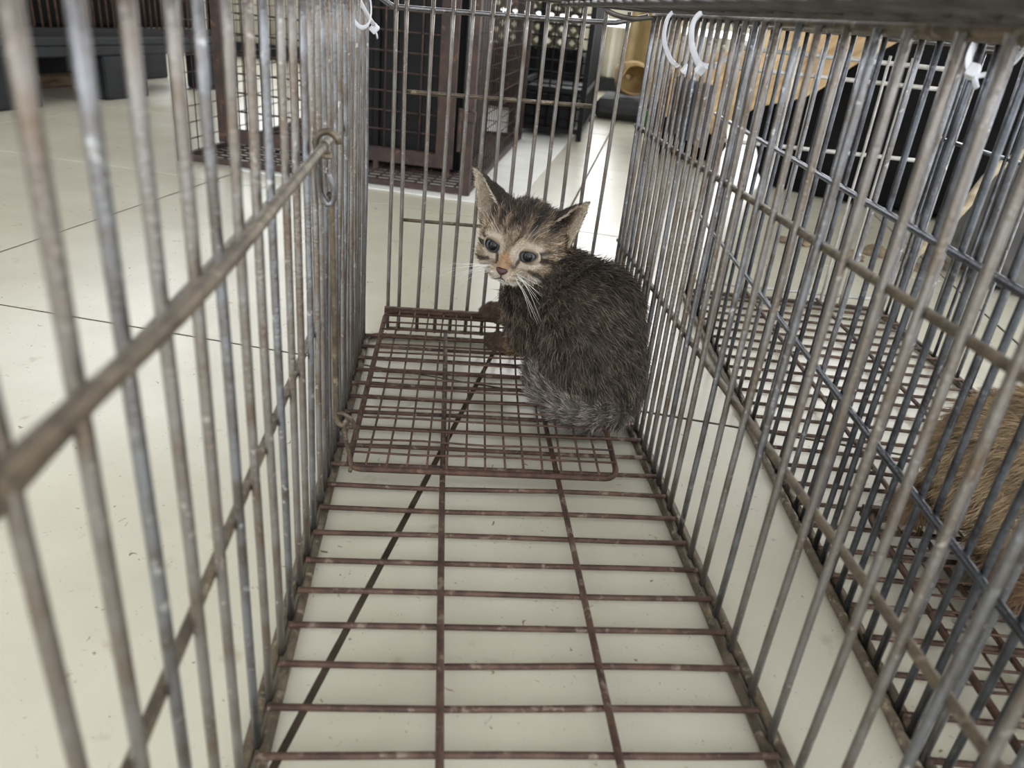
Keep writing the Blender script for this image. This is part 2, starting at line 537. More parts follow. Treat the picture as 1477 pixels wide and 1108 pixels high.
# trigger rod running along the left side, its ring, drop rod and hooks
tr = MB(); tr.tube(spline([(-0.1395, 0.236, 0.2885), (-0.1395, 0.10, 0.2865), (-0.1395, -0.05, 0.2855), (-0.140, -0.18, 0.293), (-0.140, -0.33, 0.300)], 6), 0.0030, 10)
trig = tr.build('trigger_rod', M_RAIL, cage)
rg = MB()
c0 = Vector((-0.1385, 0.224, 0.2885))
rg.tube([c0 + Vector((0.0075 * math.cos(a), 0.001 * math.sin(a), 0.0075 * math.sin(a))) for a in [2 * math.pi * k / 16 for k in range(14)]], 0.0022, 8)
rg.build('ring', M_RAIL, trig)
hk = MB()
hk.tube(spline([(-0.1445, 0.2255, 0.284), (-0.1450, 0.230, 0.268), (-0.1445, 0.234, 0.254), (-0.1405, 0.235, 0.247), (-0.1365, 0.235, 0.250), (-0.1365, 0.234, 0.259), (-0.1400, 0.233, 0.268)], 5), 0.0021, 8)
hk.build('hook', M_BAR_GREY, trig)
dr = MB()
dr.tube(spline([(-0.1395, 0.2365, 0.2535), (-0.1382, 0.2400, 0.250), (-0.1385, 0.2430, 0.236), (-0.1390, 0.252, 0.160), (-0.1395, 0.2600, 0.092), (-0.1395, 0.262, 0.066), (-0.1350, 0.263, 0.059), (-0.131, 0.264, 0.064)], 5), 0.0021, 8)
dr.build('drop_rod', M_RAIL, cage)
h2 = MB()
h2.tube(spline([(-0.1385, 0.261, 0.071), (-0.1335, 0.262, 0.070), (-0.1270, 0.263, 0.064), (-0.1240, 0.266, 0.052), (-0.1235, 0.268, 0.044)], 5), 0.0018, 8)
h2.tube(spline([(-0.1335, 0.262, 0.062), (-0.1325, 0.265, 0.046), (-0.1300, 0.271, 0.026), (-0.1290, 0.274, 0.0135), (-0.1300, 0.276, 0.006)], 5), 0.0018, 8)
h2.build('treadle_hook', M_RAIL, cage)


# ---- zip ties and the card hung on the wires
def zip_tie(label, pts, head, hdir, tail, r=0.0022):
    t = empty('zip_tie', pts[0])
    tag(t, label, 'zip tie')
    o = Vector(pts[0])
    m = MB(); m.tube([p - o for p in spline(pts, 8)], r, 8, flat=0.35)
    m.build('strap', M_TIE, t)
    m = MB(); m.bevel_box((-0.0036, -0.0030, -0.0042), (0.0036, 0.0030, 0.0042), 0.0008)
    h = m.build('head', M_TIE, t, Vector(head) - o, hdir, smooth=False)
    m = MB(); m.tube([Vector(p) - o for p in tail], r * 0.8, 6, flat=0.4)
    m.build('tail', M_TIE, t)
    return t


zip_tie('white nylon zip tie looped on the left wires of the kitten cage',
        [(-0.152, 0.47, 0.357), (-0.143, 0.475, 0.350), (-0.137, 0.49, 0.356), (-0.1385, 0.505, 0.374), (-0.148, 0.50, 0.388), (-0.152, 0.515, 0.379), (-0.146, 0.53, 0.364), (-0.138, 0.545, 0.351)],
        (-0.138, 0.55, 0.348), (0.4, 0.7, 0.3), [(-0.138, 0.55, 0.348), (-0.136, 0.556, 0.342), (-0.1355, 0.558, 0.339)])
m_ = zip_tie('white zip tie curving down beside the grey card, rear one of the pair',
        [(0.149, 0.500, 0.3925), (0.143, 0.506, 0.384), (0.141, 0.500, 0.366), (0.1435, 0.475, 0.350), (0.147, 0.455, 0.3445)],
        (0.152, 0.445, 0.343), (0.3, 0.5, 0.2), [(0.152, 0.445, 0.343), (0.155, 0.437, 0.340)])
zip_tie('broad white zip tie with square head above the grey card, front one of the pair',
        [(0.156, 0.372, 0.3900), (0.150, 0.400, 0.3935), (0.142, 0.413, 0.384), (0.1405, 0.407, 0.368), (0.1425, 0.393, 0.356), (0.145, 0.381, 0.3505), (0.154, 0.370, 0.352), (0.160, 0.358, 0.362), (0.160, 0.356, 0.376), (0.156, 0.362, 0.388)],
        (0.1445, 0.379, 0.3475), (0.5, 0.4, 0.2), [(0.1445, 0.379, 0.3475), (0.156, 0.378, 0.352)], r=0.0028)
m = MB()
m.bevel_box((0.1585, 0.384, 0.284), (0.1605, 0.488, 0.336), 0.0006)
card = m.build('card', M_CARD, smooth=False)
tag(card, 'grey plastic card hung outside the right wires of the kitten cage', 'card')

# ------------------------------------------------------------------ second cage, to the right
A2 = -math.atan(0.1138)
W2 = 0.32
o2 = Vector((0.2396, 0, 0)) + Vector((math.cos(A2), math.sin(A2), 0)) * (W2 / 2)
cage2 = empty('live_trap_cage', o2, A2)
tag(cage2, 'galvanised wire trap cage on the right with a brown cat inside', 'cage')
ys2 = [-0.26 + 0.0185 * k for k in range(29)] + [0.285 + 0.0335 * k for k in range(18)]
ys2b = [-0.26 + 0.0335 * k for k in range(34)]
make_cage(cage2, W2, -0.28, 0.875, (ys2, ys2b), 0.388, {-1: (0.268, 0.124), 1: (0.268, 0.138)}, [-0.27 + 0.0334 * k for k in range(35)],
          (-0.06, 0.055), (M_BLUE, M_BLUE, M_BAR_GREY), M_BLUE, M_FLOORROD, M_TOP, M_RAIL)
dm = MB(); dm.tube([(-W2 / 2 + 0.006, 0.880, 0.360), (W2 / 2 - 0.006, 0.880, 0.360)], 0.0032, 8)
door2 = dm.build('end_door', M_PALE, cage2)
dv = wire_variants('bar', 0.372, 0.0022, M_PALE, 3, 0.001)
for k in range(9):
    place('bar', dv[k % 3], door2, (-0.13 + 0.0325 * k, 0.878, -0.002))
for z in (0.333, 0.232, 0.010):
    rod('rail', (-W2 / 2 + 0.006, 0.882, z), (W2 / 2 - 0.006, 0.882, z), 0.003, M_PALE, door2)
treadle(cage2, -0.105, -0.16, 0.13, 0.245, 0.0105, 0.0105, True, M_RUST)
# latch on the side of that cage
m = MB()
m.tube(spline([(0.150, 0.36, 0.275), (0.146, 0.36, 0.296), (0.150, 0.36, 0.305), (0.156, 0.36, 0.296), (0.156, 0.36, 0.27)], 4), 0.0025, 6)
m.tube([(0.150, 0.34, 0.272), (0.150, 0.40, 0.272)], 0.003, 6)
m.build('latch', M_BAR_GREY, cage2)
zip_tie('white zip tie with square head on the galvanised cage at the right edge',
        [(0.262, 0.205, 0.390), (0.258, 0.203, 0.380), (0.2575, 0.200, 0.372), (0.262, 0.196, 0.367), (0.272, 0.184, 0.374), (0.276, 0.178, 0.388)],
        (0.260, 0.198, 0.369), (0.2, 0.5, 0.8), [(0.260, 0.198, 0.369), (0.262, 0.192, 0.360)], r=0.0026)


# ------------------------------------------------------------------ animals
def capsule(mb, a, ra, b, rb, seg=18, cap=6):
    a, b = Vector(a), Vector(b)
    t = (b - a); L = t.length
    t = t.normalized() if L > 1e-6 else Vector((0, 0, 1))
    ref = Vector((0, 0, 1)) if abs(t.z) < 0.9 else Vector((1, 0, 0))
    u = (ref - t * ref.dot(t)).normalized(); w = t.cross(u)
    prof = []
    for k in range(1, cap + 1):
        an = -math.pi / 2 + (math.pi / 2) * k / cap
        prof.append((ra * math.sin(an), ra * math.cos(an)))
    for k in range(0, cap):
        an = (math.pi / 2) * k / cap
        prof.append((L + rb * math.sin(an), rb * math.cos(an)))
    vs = [a - t * ra]
    for h, r in prof:
        for k in range(seg):
            th = 2 * math.pi * k / seg
            vs.append(a + t * h + (u * math.cos(th) + w * math.sin(th)) * r)
    vs.append(b + t * rb)
    n = len(prof); fs = []
    for k in range(seg):
        fs.append((0, 1 + (k + 1) % seg, 1 + k))
        e = 1 + (n - 1) * seg
        fs.append((len(vs) - 1, e + k, e + (k + 1) % seg))
    for i in range(n - 1):
        for k in range(seg):
            p, q = 1 + i * seg, 1 + (i + 1) * seg
            fs.append((p + k, p + (k + 1) % seg, q + (k + 1) % seg, q + k))
    mb.add(vs, fs)


def fuse(mb, name, voxel, smooth_it=6):
    """one continuous skin around the overlapping forms; returns mesh (scaled metres)"""
    me = mesh_data(name + '_src', mb.v, mb.f, None)
    o = bpy.data.objects.new(name + '_src', me)
    COL.objects.link(o)
    r = o.modifiers.new('r', 'REMESH'); r.mode = 'VOXEL'; r.voxel_size = voxel * S
    s = o.modifiers.new('s', 'SMOOTH'); s.factor = 0.5; s.iterations = smooth_it
    dg = bpy.context.evaluated_depsgraph_get()
    ev = o.evaluated_get(dg)
    out = bpy.data.meshes.new_from_object(ev, depsgraph=dg)
    bpy.data.objects.remove(o); bpy.data.meshes.remove(me)
    out.name = name
    out.polygons.foreach_set('use_smooth', [True] * len(out.polygons))
    out.update()
    return out


def seg_dist(P, a, b, ra, rb):
    a, b = np.array(a, float), np.array(b, float)
    d = b - a; L2 = max((d * d).sum(), 1e-12)
    t = np.clip(((P - a) @ d) / L2, 0, 1)
    q = a + t[:, None] * d
    return np.linalg.norm(P - q, axis=1) - (ra + (rb - ra) * t)


def srgb(cols):
    c = np.asarray(cols, float) / 255.0
    return np.where(c <= 0.04045, c / 12.92, ((c + 0.055) / 1.055) ** 2.4)


def vnoise(P, sc, seed=0):
    """cheap smooth pseudo-noise in about -1..1"""
    r = np.random.default_rng(seed)
    out = np.zeros(len(P))
    for k in range(6):
        w = r.normal(0, 1, 3); w /= np.linalg.norm(w)
        out += np.sin(P @ w * sc * (0.7 + 0.25 * k) + r.uniform(0, 6.28))
    return out / 3.2


def hair_material(name):
    m = bpy.data.materials.new(name)
    m.use_nodes = True
    nt = m.node_tree
    nt.nodes.clear()
    out = nt.nodes.new('ShaderNodeOutputMaterial')
    at = nt.nodes.new('ShaderNodeAttribute'); at.attribute_name = 'fur_colour'
    pb = nt.nodes.new('ShaderNodeBsdfPrincipled')
    pb.inputs['Roughness'].default_value = 0.55
    pb.inputs['Specular IOR Level'].default_value = 0.35
    nt.links.new(at.outputs['Color'], pb.inputs['Base Color'])
    nt.links.new(pb.outputs[0], out.inputs[0])
    return m


M_FUR = hair_material('fur')


def paint_skin(me, colfun, nrmfun=None):
    n = len(me.vertices)
    P = np.empty(n * 3); me.vertices.foreach_get('co', P); P = P.reshape(-1, 3) / S
    col = np.ones((n, 4)); col[:, :3] = colfun(P) * 0.8
    a = me.color_attributes.new('fur_colour', 'FLOAT_COLOR', 'POINT')
    a.data.foreach_set('color', col.ravel())
    me.materials.append(M_FUR)


def grow_fur(name, me, parent, count, flowfun, lenfun, colfun, radius, seg=4, lift=0.45, rough=0.22, tipfun=None, seed=3):
    r = np.random.default_rng(seed)
    me.calc_loop_triangles()
    nt_ = len(me.loop_triangles)
    tri = np.empty(nt_ * 3, int); me.loop_triangles.foreach_get('vertices', tri); tri = tri.reshape(-1, 3)
    nv = len(me.vertices)
    V = np.empty(nv * 3); me.vertices.foreach_get('co', V); V = V.reshape(-1, 3) / S
    Nn = np.empty(nv * 3); me.vertices.foreach_get('normal', Nn); Nn = Nn.reshape(-1, 3)
    A, B, C = V[tri[:, 0]], V[tri[:, 1]], V[tri[:, 2]]
    area = np.linalg.norm(np.cross(B - A, C - A), axis=1)
    cen = (A + B + C) / 3
    L = lenfun(cen)
    wgt = area * np.where(L < 0.0005, 0, np.clip(0.010 / np.maximum(L, 1e-4), 0.8, 2.6))
    pick = r.choice(nt_, count, p=wgt / wgt.sum())
    u, v = r.random(count), r.random(count)
    f = u + v > 1; u[f], v[f] = 1 - u[f], 1 - v[f]
    P = A[pick] + (B - A)[pick] * u[:, None] + (C - A)[pick] * v[:, None]
    N = Nn[tri[pick, 0]] * (1 - u - v)[:, None] + Nn[tri[pick, 1]] * u[:, None] + Nn[tri[pick, 2]] * v[:, None]
    N /= np.linalg.norm(N, axis=1)[:, None] + 1e-9
    F = flowfun(P)
    F = F - N * (F * N).sum(1)[:, None]
    F /= np.linalg.norm(F, axis=1)[:, None] + 1e-6
    # clumps: neighbouring strands share a lean
    cl = np.stack([vnoise(P, 420, 11), vnoise(P, 420, 12), vnoise(P, 420, 13)], 1) * 0.35
    D0 = N * (lift + 0.25) + F * 0.7 + r.normal(0, rough, (count, 3)) + cl
    D1 = N * lift * 0.35 + F * 1.0 + r.normal(0, rough, (count, 3)) + cl * 1.3 + np.array([0, 0, -0.12])
    D0 /= np.linalg.norm(D0, axis=1)[:, None]; D1 /= np.linalg.norm(D1, axis=1)[:, None]
    ln = lenfun(P) * r.uniform(0.55, 1.15, count)
    guard = (r.random(count) < 0.10) & (ln > 0.006)
    ln[guard] *= 1.45
    D0[guard] += N[guard] * 0.35; D0[guard] /= np.linalg.norm(D0[guard], axis=1)[:, None]
    pts = np.zeros((count, seg + 1, 3)); pts[:, 0] = P - N * 0.0006
    for k in range(seg):
        t = (k + 0.5) / seg
        d = D0 * (1 - t) + D1 * t
        d /= np.linalg.norm(d, axis=1)[:, None]
        pts[:, k + 1] = pts[:, k] + d * (ln / seg)[:, None]
    base = colfun(P)
    tick = r.random(count)
    tick[guard] = np.where(tick[guard] < 0.45, 0.1, 0.9)
    cols = np.ones((count, seg + 1, 4))
    for k in range(seg + 1):
        t = k / seg
        cols[:, k, :3] = tipfun(P, base, tick, t) if tipfun else base
    rad = radius * (1 - 0.85 * np.linspace(0, 1, seg + 1) ** 1.5)[None, :] * np.clip(ln / 0.009, 0.55, 1.1)[:, None]
    hc = bpy.data.hair_curves.new(name)
    hc.add_curves([seg + 1] * count)
    hc.attributes['position'].data.foreach_set('vector', (pts * S).ravel().astype(np.float32))
    ra = hc.attributes.get('radius') or hc.attributes.new('radius', 'FLOAT', 'POINT')
    ra.data.foreach_set('value', (rad * S).ravel().astype(np.float32))
    ca = hc.attributes.new('fur_colour', 'FLOAT_COLOR', 'POINT')
    ca.data.foreach_set('color', cols.ravel().astype(np.float32))
    hc.materials.append(M_FUR)
    o = bpy.data.objects.new(name, hc)
    COL.objects.link(o)
    o.parent = parent
    o['kind'] = 'stuff'
    return o


# ---- the tabby kitten: base frame at the rump, everything in layout units relative to KB
KB = np.array([0.100, 0.410, 0.004])
kit = empty('kitten', KB)
tag(kit, 'small dark grey-brown tabby kitten crouched in the cage looking back', 'kitten')
rel = lambda p: tuple(np.array(p, float) - KB)

# head frame
HC = np.array([0.0215, 0.470, 0.1625])
R = 0.0468
b_ = np.array([-0.11063633, -0.95750998, 0.26633482]); r_ = np.array([0.99137212, -0.08736971, 0.09771309]); u_ = np.array([-0.07029166, 0.27484754, 0.95891497])
roll, yaw, pit = math.radians(12), math.radians(19), math.radians(16)
r2 = math.cos(roll) * r_ - math.sin(roll) * u_
u2 = math.sin(roll) * r_ + math.cos(roll) * u_
HF = math.cos(pit) * math.cos(yaw) * b_ - math.cos(pit) * math.sin(yaw) * r2 - math.sin(pit) * u2
HF /= np.linalg.norm(HF)
HX = r2 - HF * (r2 @ HF); HX /= np.linalg.norm(HX)
HU = np.cross(HF, HX)
hp = lambda x, y, z: HC + (HX * x + HU * y + HF * z) * R
HM = np.stack([HX, HU, HF], 1)

kb = MB()


def kcap(a, ra, b, rb):
    capsule(kb, rel(a), ra, rel(b), rb)


def kell(c, rx, ry, rz, seg=20, rings=14):
    """ellipsoid in the head frame, R units"""
    m = MB(); m.ball((0, 0, 0), 1.0, seg, rings)
    vs = [rel(hp(c[0] + v[0] * rx, c[1] + v[1] * ry, c[2] + v[2] * rz)) for v in m.v]
    kb.add(vs, m.f)


BODY = [  # name, a, ra, b, rb
    ('trunk', (0.101, 0.402, 0.062), 0.0475, (0.094, 0.427, 0.109), 0.0495),
    ('trunk', (0.094, 0.427, 0.109), 0.0495, (0.070, 0.455, 0.122), 0.0395),
    ('trunk', (0.070, 0.455, 0.122), 0.0395, (0.042, 0.482, 0.098), 0.031),
    ('trunk', (0.095, 0.420, 0.056), 0.042, (0.048, 0.474, 0.080), 0.032),
    ('trunk', (0.050, 0.475, 0.112), 0.029, (0.030, 0.474, 0.145), 0.029),
    ('trunk', (0.118, 0.402, 0.040), 0.034, (0.104, 0.398, 0.036), 0.034),
    ('haunch', (0.086, 0.396, 0.056), 0.032, (0.068, 0.408, 0.036), 0.022),
    ('haunch', (0.068, 0.408, 0.034), 0.019, (0.052, 0.440, 0.030), 0.013),
    ('leg1', (0.048, 0.470, 0.082), 0.022, (0.042, 0.470, 0.058), 0.0165),
    ('leg1', (0.042, 0.470, 0.058), 0.0160, (0.022, 0.500, 0.040), 0.0120),
    ('leg1', (0.022, 0.500, 0.040), 0.0115, (0.010, 0.508, 0.0385), 0.0105),
    ('leg2', (0.036, 0.490, 0.086), 0.020, (0.030, 0.520, 0.066), 0.0145),
    ('leg2', (0.030, 0.520, 0.066), 0.0145, (0.012, 0.560, 0.052), 0.0120),
    ('leg2', (0.012, 0.560, 0.052), 0.0115, (0.004, 0.571, 0.0505), 0.0105),
]
TAIL = [(0.128, 0.392, 0.030, 0.0160), (0.114, 0.369, 0.0290, 0.0178), (0.092, 0.362, 0.0290, 0.0176), (0.067, 0.374, 0.030, 0.0162), (0.047, 0.399, 0.034, 0.0128), (0.0385, 0.424, 0.046, 0.0070)]
for nme, a, ra, b, rb in BODY:
    kcap(a, ra, b, rb)
for k in range(len(TAIL) - 1):
    kcap(TAIL[k][:3], TAIL[k][3], TAIL[k + 1][:3], TAIL[k + 1][3])
# toes
for (px, py, pz) in ((0.0000, 0.5045, 0.0365), (-0.0010, 0.5125, 0.0365), (0.0045, 0.4965, 0.0365), (0.0020, 0.5190, 0.0370)):
    kcap((px + 0.008, py, pz + 0.002), 0.0055, (px, py, pz), 0.0050)
for (px, py, pz) in ((-0.0055, 0.5660, 0.0480), (-0.0060, 0.5740, 0.0480), (-0.0020, 0.5590, 0.0480), (-0.0030, 0.5810, 0.0485)):
    kcap((px + 0.008, py, pz + 0.002), 0.0055, (px, py, pz), 0.0050)
# head forms
kell((0, 0.14, -0.12), 0.93, 0.80, 0.86)
kell((0.0, -0.10, 0.12), 0.90, 0.62, 0.68)
kell((-0.42, -0.28, 0.28), 0.44, 0.38, 0.40)
kell((0.42, -0.28, 0.28), 0.44, 0.38, 0.40)
kell((-0.15, -0.45, 0.74), 0.23, 0.19, 0.26)
kell((0.15, -0.45, 0.74), 0.23, 0.19, 0.26)
kell((0, -0.56, 0.60), 0.22, 0.16, 0.24)
kcap(hp(0, 0.20, 0.62), 0.24 * R, hp(0, -0.30, 0.86), 0.155 * R)
kcap(hp(-0.40, 0.26, 0.52), 0.20 * R, hp(-0.62, 0.10, 0.42), 0.2 * R)
kcap(hp(0.40, 0.26, 0.52), 0.20 * R, hp(0.62, 0.10, 0.42), 0.2 * R)


def ear(sx):
    Pi, Po = np.array([0.62, 0.64, 0.24]), np.array([0.99, 0.08, 0.02])
    Pb = np.array([0.34, 1.05, -0.85])
    tip = np.array([1.25, 1.32, 0.02]) if sx > 0 else np.array([1.42, 1.38, 0.10])
    ns, ntt = 12, 12
    th = 0.085
    fr, bk = [], []
    for j in range(ntt + 1):
        t = j / ntt
        for i in range(ns + 1):
            s = i / ns
            base = Pi * (1 - s) ** 2 + Pb * 2 * s * (1 - s) + Po * s * s
            p = base * (1 - t) + tip * t
            bul = 0.10 * math.sin(math.pi * t) * (2 * abs(s - 0.5)) ** 1.0
            dirs = (Pi - (Pi + Po) / 2) if s < 0.5 else (Po - (Pi + Po) / 2)
            p = p + dirs * bul * 0.8
            cen = (Pi + Po) / 2 * (1 - t) + tip * t
            nrm = p - (cen + np.array([0, 0, 0.35]) * (1 - t * 0.5)); nrm /= np.linalg.norm(nrm)
            w = th * (1 - 0.35 * t)
            fr.append(p); bk.append(p + nrm * w)
    conv = lambda q: rel(hp(q[0] * sx, q[1], q[2]))
    vs = [conv(q) for q in fr] + [conv(q) for q in bk]
    n = (ns + 1) * (ntt + 1); fs = []
    for j in range(ntt):
        for i in range(ns):
            a = j * (ns + 1) + i; b = a + 1; c = a + ns + 2; d = a + ns + 1
            fs.append((a, b, c, d)); fs.append((n + a, n + d, n + c, n + b))
    for j in range(ntt):
        a, d = j * (ns + 1), (j + 1) * (ns + 1)
        fs.append((a, d, n + d, n + a))
        a, d = a + ns, d + ns
        fs.append((a, n + a, n + d, d))
    for i in range(ns):
        fs.append((i, n + i, n + i + 1, i + 1))
        a = ntt * (ns + 1) + i
        fs.append((a, a + 1, n + a + 1, n + a))
    kb.add(vs, fs)


ear(1); ear(-1)
body_me = fuse(kb, 'body', 0.00125, 5)
EYES = [(-0.405, 0.02, 0.595), (0.405, 0.02, 0.595)]
ER = 0.205


def regions(Pr):
    P = Pr + KB
    dh = (P - HC) @ HM / R
    d = {}
    for nme, a, ra, b, rb in BODY:
        q = seg_dist(P, a, b, ra, rb)
        d[nme] = np.minimum(d.get(nme, 9.0), q)
    for k in range(len(TAIL) - 1):
        q = seg_dist(P, TAIL[k][:3], TAIL[k + 1][:3], TAIL[k][3], TAIL[k + 1][3])
        d['tail'] = np.minimum(d.get('tail', 9.0), q)
    hd = (np.sqrt((dh[:, 0] / 0.96) ** 2 + (dh[:, 1] / 0.86) ** 2 + (dh[:, 2] / 0.95) ** 2) - 1) * R
    ear_ = (dh[:, 1] > 0.25) & (np.abs(dh[:, 0]) > 0.25) & (np.linalg.norm(dh * [1, 1, 1], axis=1) > 1.03) & (dh[:, 1] + 0.9 * np.abs(dh[:, 0]) > 1.15)
    ear_ &= (dh[:, 1] > 0.05) & (dh[:, 2] > -0.75)
    hd = np.where(ear_, -0.01, hd)
    hd = np.where((np.abs(dh[:, 0]) < 0.6) & (dh[:, 2] > 0.5) & (dh[:, 1] > -0.85), -0.01, hd)
    d['head'] = hd
    keys = list(d)
    M = np.stack([d[k] for k in keys], 1)
    best = np.array(keys)[M.argmin(1)]
    return P, dh, best, ear_ & (best == 'head')


def kit_flow(Pr):
    P, h, best, ear_ = regions(Pr)
    F = np.tile(np.array([0.45, -0.55, -0.70]), (len(P), 1))
    back = P[:, 2] > 0.10
    F[back] = np.array([0.62, -0.62, -0.35])
    hm = best == 'head'
    rad = h - np.array([0, -0.30, 1.05])
    rad[:, 2] *= 0.9
    F[hm] = (rad @ HM.T)[hm]
    e = ear_
    outw = np.stack([np.sign(h[:, 0]) * 0.9, np.full(len(h), 1.0), np.zeros(len(h))], 1) @ HM.T
    F[e] = outw[e]
    tm_ = best == 'tail'
    tp = np.array([t[:3] for t in TAIL])
    near = np.argmin(np.linalg.norm(P[:, None, :] - tp[None], axis=2), 1)
    nx = np.clip(near + 1, 1, len(tp) - 1)
    F[tm_] = (tp[nx] - tp[nx - 1])[tm_]
    for nme, v in (('leg1', (-0.5, 0.6, -0.5)), ('leg2', (-0.4, 0.8, -0.4)), ('haunch', (-0.1, -0.3, -0.95))):
        F[best == nme] = v
    return F


def eye_near(h):
    return np.min(np.stack([np.linalg.norm((h - np.array(e))[:, :2], axis=1) + 10 * (h[:, 2] < 0.2) for e in EYES], 1), 1)


def kit_len(Pr):
    P, h, best, ear_ = regions(Pr)
    L = np.full(len(P), 0.0140)
    L[best == 'tail'] = 0.0105
    L[best == 'haunch'] = 0.0110
    for n_ in ('leg1', 'leg2'):
        L[best == n_] = 0.0065
    paw = (P[:, 0] < 0.020) & (P[:, 2] < 0.065)
    L[paw] = 0.0042
    hm = best == 'head'
    face = np.clip(0.0028 + 0.0045 * np.linalg.norm(h - np.array([0, -0.2, 0.9]), axis=1) / 1.0, 0.0026, 0.0085)
    L[hm] = face[hm]
    L[ear_] = 0.0042
    en = eye_near(h)
    L[hm & (en < 0.36)] = 0.0026
    L[hm & (en < 0.205)] = 0.0
    ns_ = np.linalg.norm(h - np.array([0, -0.36, 1.0]), axis=1)
    L[hm & (ns_ < 0.16)] = 0.0004
    return L


def blend(c, c2, w):
    w = np.clip(w, 0, 1)[:, None]
    return c * (1 - w) + np.array(c2, float) * w


def sm(x, a, b):
    t = np.clip((x - a) / (b - a), 0, 1)
    return t * t * (3 - 2 * t)


def kit_col(Pr):
    P, h, best, ear_ = regions(Pr)
    n1 = vnoise(P, 160, 1); n2 = vnoise(P, 420, 2)
    ax = P @ np.array([0.55, -0.62, -0.56])
    c = np.tile(np.array([78, 70, 61.0]), (len(P), 1))
    st = np.sin(ax * 330 + 2.2 * n1)
    c = blend(c, (46, 41, 36), sm(st + 0.7 * n2, -0.2, 0.9) * 0.55)
    c = blend(c, (108, 96, 81), sm(-st + 0.6 * n2, 0.45, 1.2) * 0.35)
    spine = sm(P[:, 2] + 0.3 * P[:, 0], 0.165, 0.185)
    c = blend(c, (46, 40, 35), spine * 0.6)
    # belly and inner hind leg warmer
    c = blend(c, (128, 100, 68), sm(-P[:, 2], -0.055, -0.03) * sm(-P[:, 0], -0.085, -0.06) * 0.7)
    tl = best == 'tail'
    ct = np.tile(np.array([112, 106, 98.0]), (len(P), 1))
    ct = blend(ct, (66, 61, 56), sm(np.sin(P[:, 0] * 420 + n1), 0.0, 0.8) * 0.7)
    c[tl] = ct[tl]
    lg = (best == 'leg1') | (best == 'leg2')
    cl = np.tile(np.array([118, 97, 74.0]), (len(P), 1))
    cl = blend(cl, (56, 45, 36), sm(np.sin(P[:, 2] * 420 + n1 * 1.5), 0.1, 0.8) * 0.7)
    cl = blend(cl, (70, 54, 40), sm(-P[:, 0], -0.02, -0.008))
    c[lg] = cl[lg]
    # throat and chest
    chest = (best == 'trunk') & (P[:, 0] < 0.040)
    cc = blend(np.tile(np.array([82, 72, 61.0]), (len(P), 1)), (44, 38, 33), sm(np.sin(P[:, 2] * 330 + n1), 0, 0.8) * 0.8)
    c[chest] = cc[chest]
    # head
    x, y, z = h[:, 0], h[:, 1], h[:, 2]
    a = np.abs(x)
    f = np.tile(np.array([164, 146, 123.0]), (len(P), 1))
    f = blend(f, (104, 91, 75), sm(n2, -0.2, 0.6) * 0.5)
    f = blend(f, (96, 82, 66), sm(a, 0.75, 0.98) * sm(-z, -0.3, 0.1))
    crown = sm(y, 0.30, 0.62)
    stripe = sm(np.sin(a * 19 + 0.5 * n1 + 1.0), -0.15, 0.5)
    f = blend(f, (52, 45, 39), crown * (0.35 + 0.62 * stripe))
    f = blend(f, (50, 44, 38), sm(y, 0.62, 0.85) * 0.65)
    f = blend(f, (72, 60, 48), sm(-np.abs(a - 0.17 - 0.06 * n1), -0.055, -0.02) * sm(y, 0.12, 0.25) * 0.8)
    # pale spectacles and muzzle
    ex = np.minimum(*[np.hypot((x - e[0]) / 1.0, (y - e[1] - 0.0) / 0.85) for e in EYES])
    front = sm(z, 0.25, 0.45)
    f = blend(f, (212, 200, 182), sm(-ex, -0.40, -0.29) * front * 0.85)
    f = blend(f, (196, 178, 152), sm(-np.hypot((a - 0.22) / 0.13, (y - 0.20) / 0.16), -1.2, -0.6) * front * 0.6)
    f = blend(f, (204, 190, 170), sm(-y, 0.26, 0.42) * sm(z, 0.25, 0.6) * 0.9)
    f = blend(f, (226, 220, 208), sm(-y, 0.50, 0.60) * sm(z, 0.40, 0.6))
    f = blend(f, (178, 134, 96), 0.65 * sm(-np.hypot(x / 0.15, (y + 0.16) / 0.22), -1.25, -0.6) * sm(z, 0.6, 0.75))
    # whisker rows
    f = blend(f, (120, 98, 78), sm(np.sin(y * 60), 0.3, 0.8) * sm(-np.abs(a - 0.27), -0.12, -0.05) * sm(-np.abs(y + 0.42), -0.14, -0.08) * sm(z, .5, .7) * 0.6)

    def line(p, q, wd):
        p, q = np.array(p), np.array(q); d = q - p
        pt = np.stack([a, y], 1)
        t = np.clip((pt - p) @ d / (d @ d), 0, 1)
        return np.linalg.norm(pt - (p + t[:, None] * d), axis=1) / wd
    for p, q, wd in (((0.60, 0.02), (0.98, -0.16), 0.060), ((0.50, -0.30), (0.86, -0.42), 0.045), ((0.25, -0.10), (0.20, -0.26), 0.035), ((0.60, 0.10), (0.72, 0.16), 0.05)):
        f = blend(f, (56, 47, 40), sm(-line(p, q, wd) + 0.45 * n2 + 0.25 * n1, -1.7, -0.5) * sm(z, -0.3, 0.0) * 0.85)
    f = blend(f, (34, 28, 25), sm(-ex, -0.195, -0.165) * front)
    f = blend(f, (70, 60, 50), sm(-z, 0.15, 0.5))
    hm = (best == 'head')
    c[hm] = f[hm]
    # ears: dark backs, pale inside
    en = np.tile(np.array([190, 174, 152.0]), (len(P), 1))
    rim = np.zeros(len(P))
    Pi, Po, tip = np.array([0.62, 0.64, 0.24]), np.array([0.99, 0.08, 0.02]), np.array([1.33, 1.39, 0.14])
    ha = np.stack([a, y, z], 1)
    nrm = np.cross(Po - Pi, tip - Pi); nrm /= np.linalg.norm(nrm)
    if nrm[2] < 0: nrm = -nrm
    depth = (ha - Pi) @ nrm
    en = blend(en, (96, 78, 68), sm(-depth, 0.22, 0.40) * 0.8)
    c[ear_] = en[ear_]
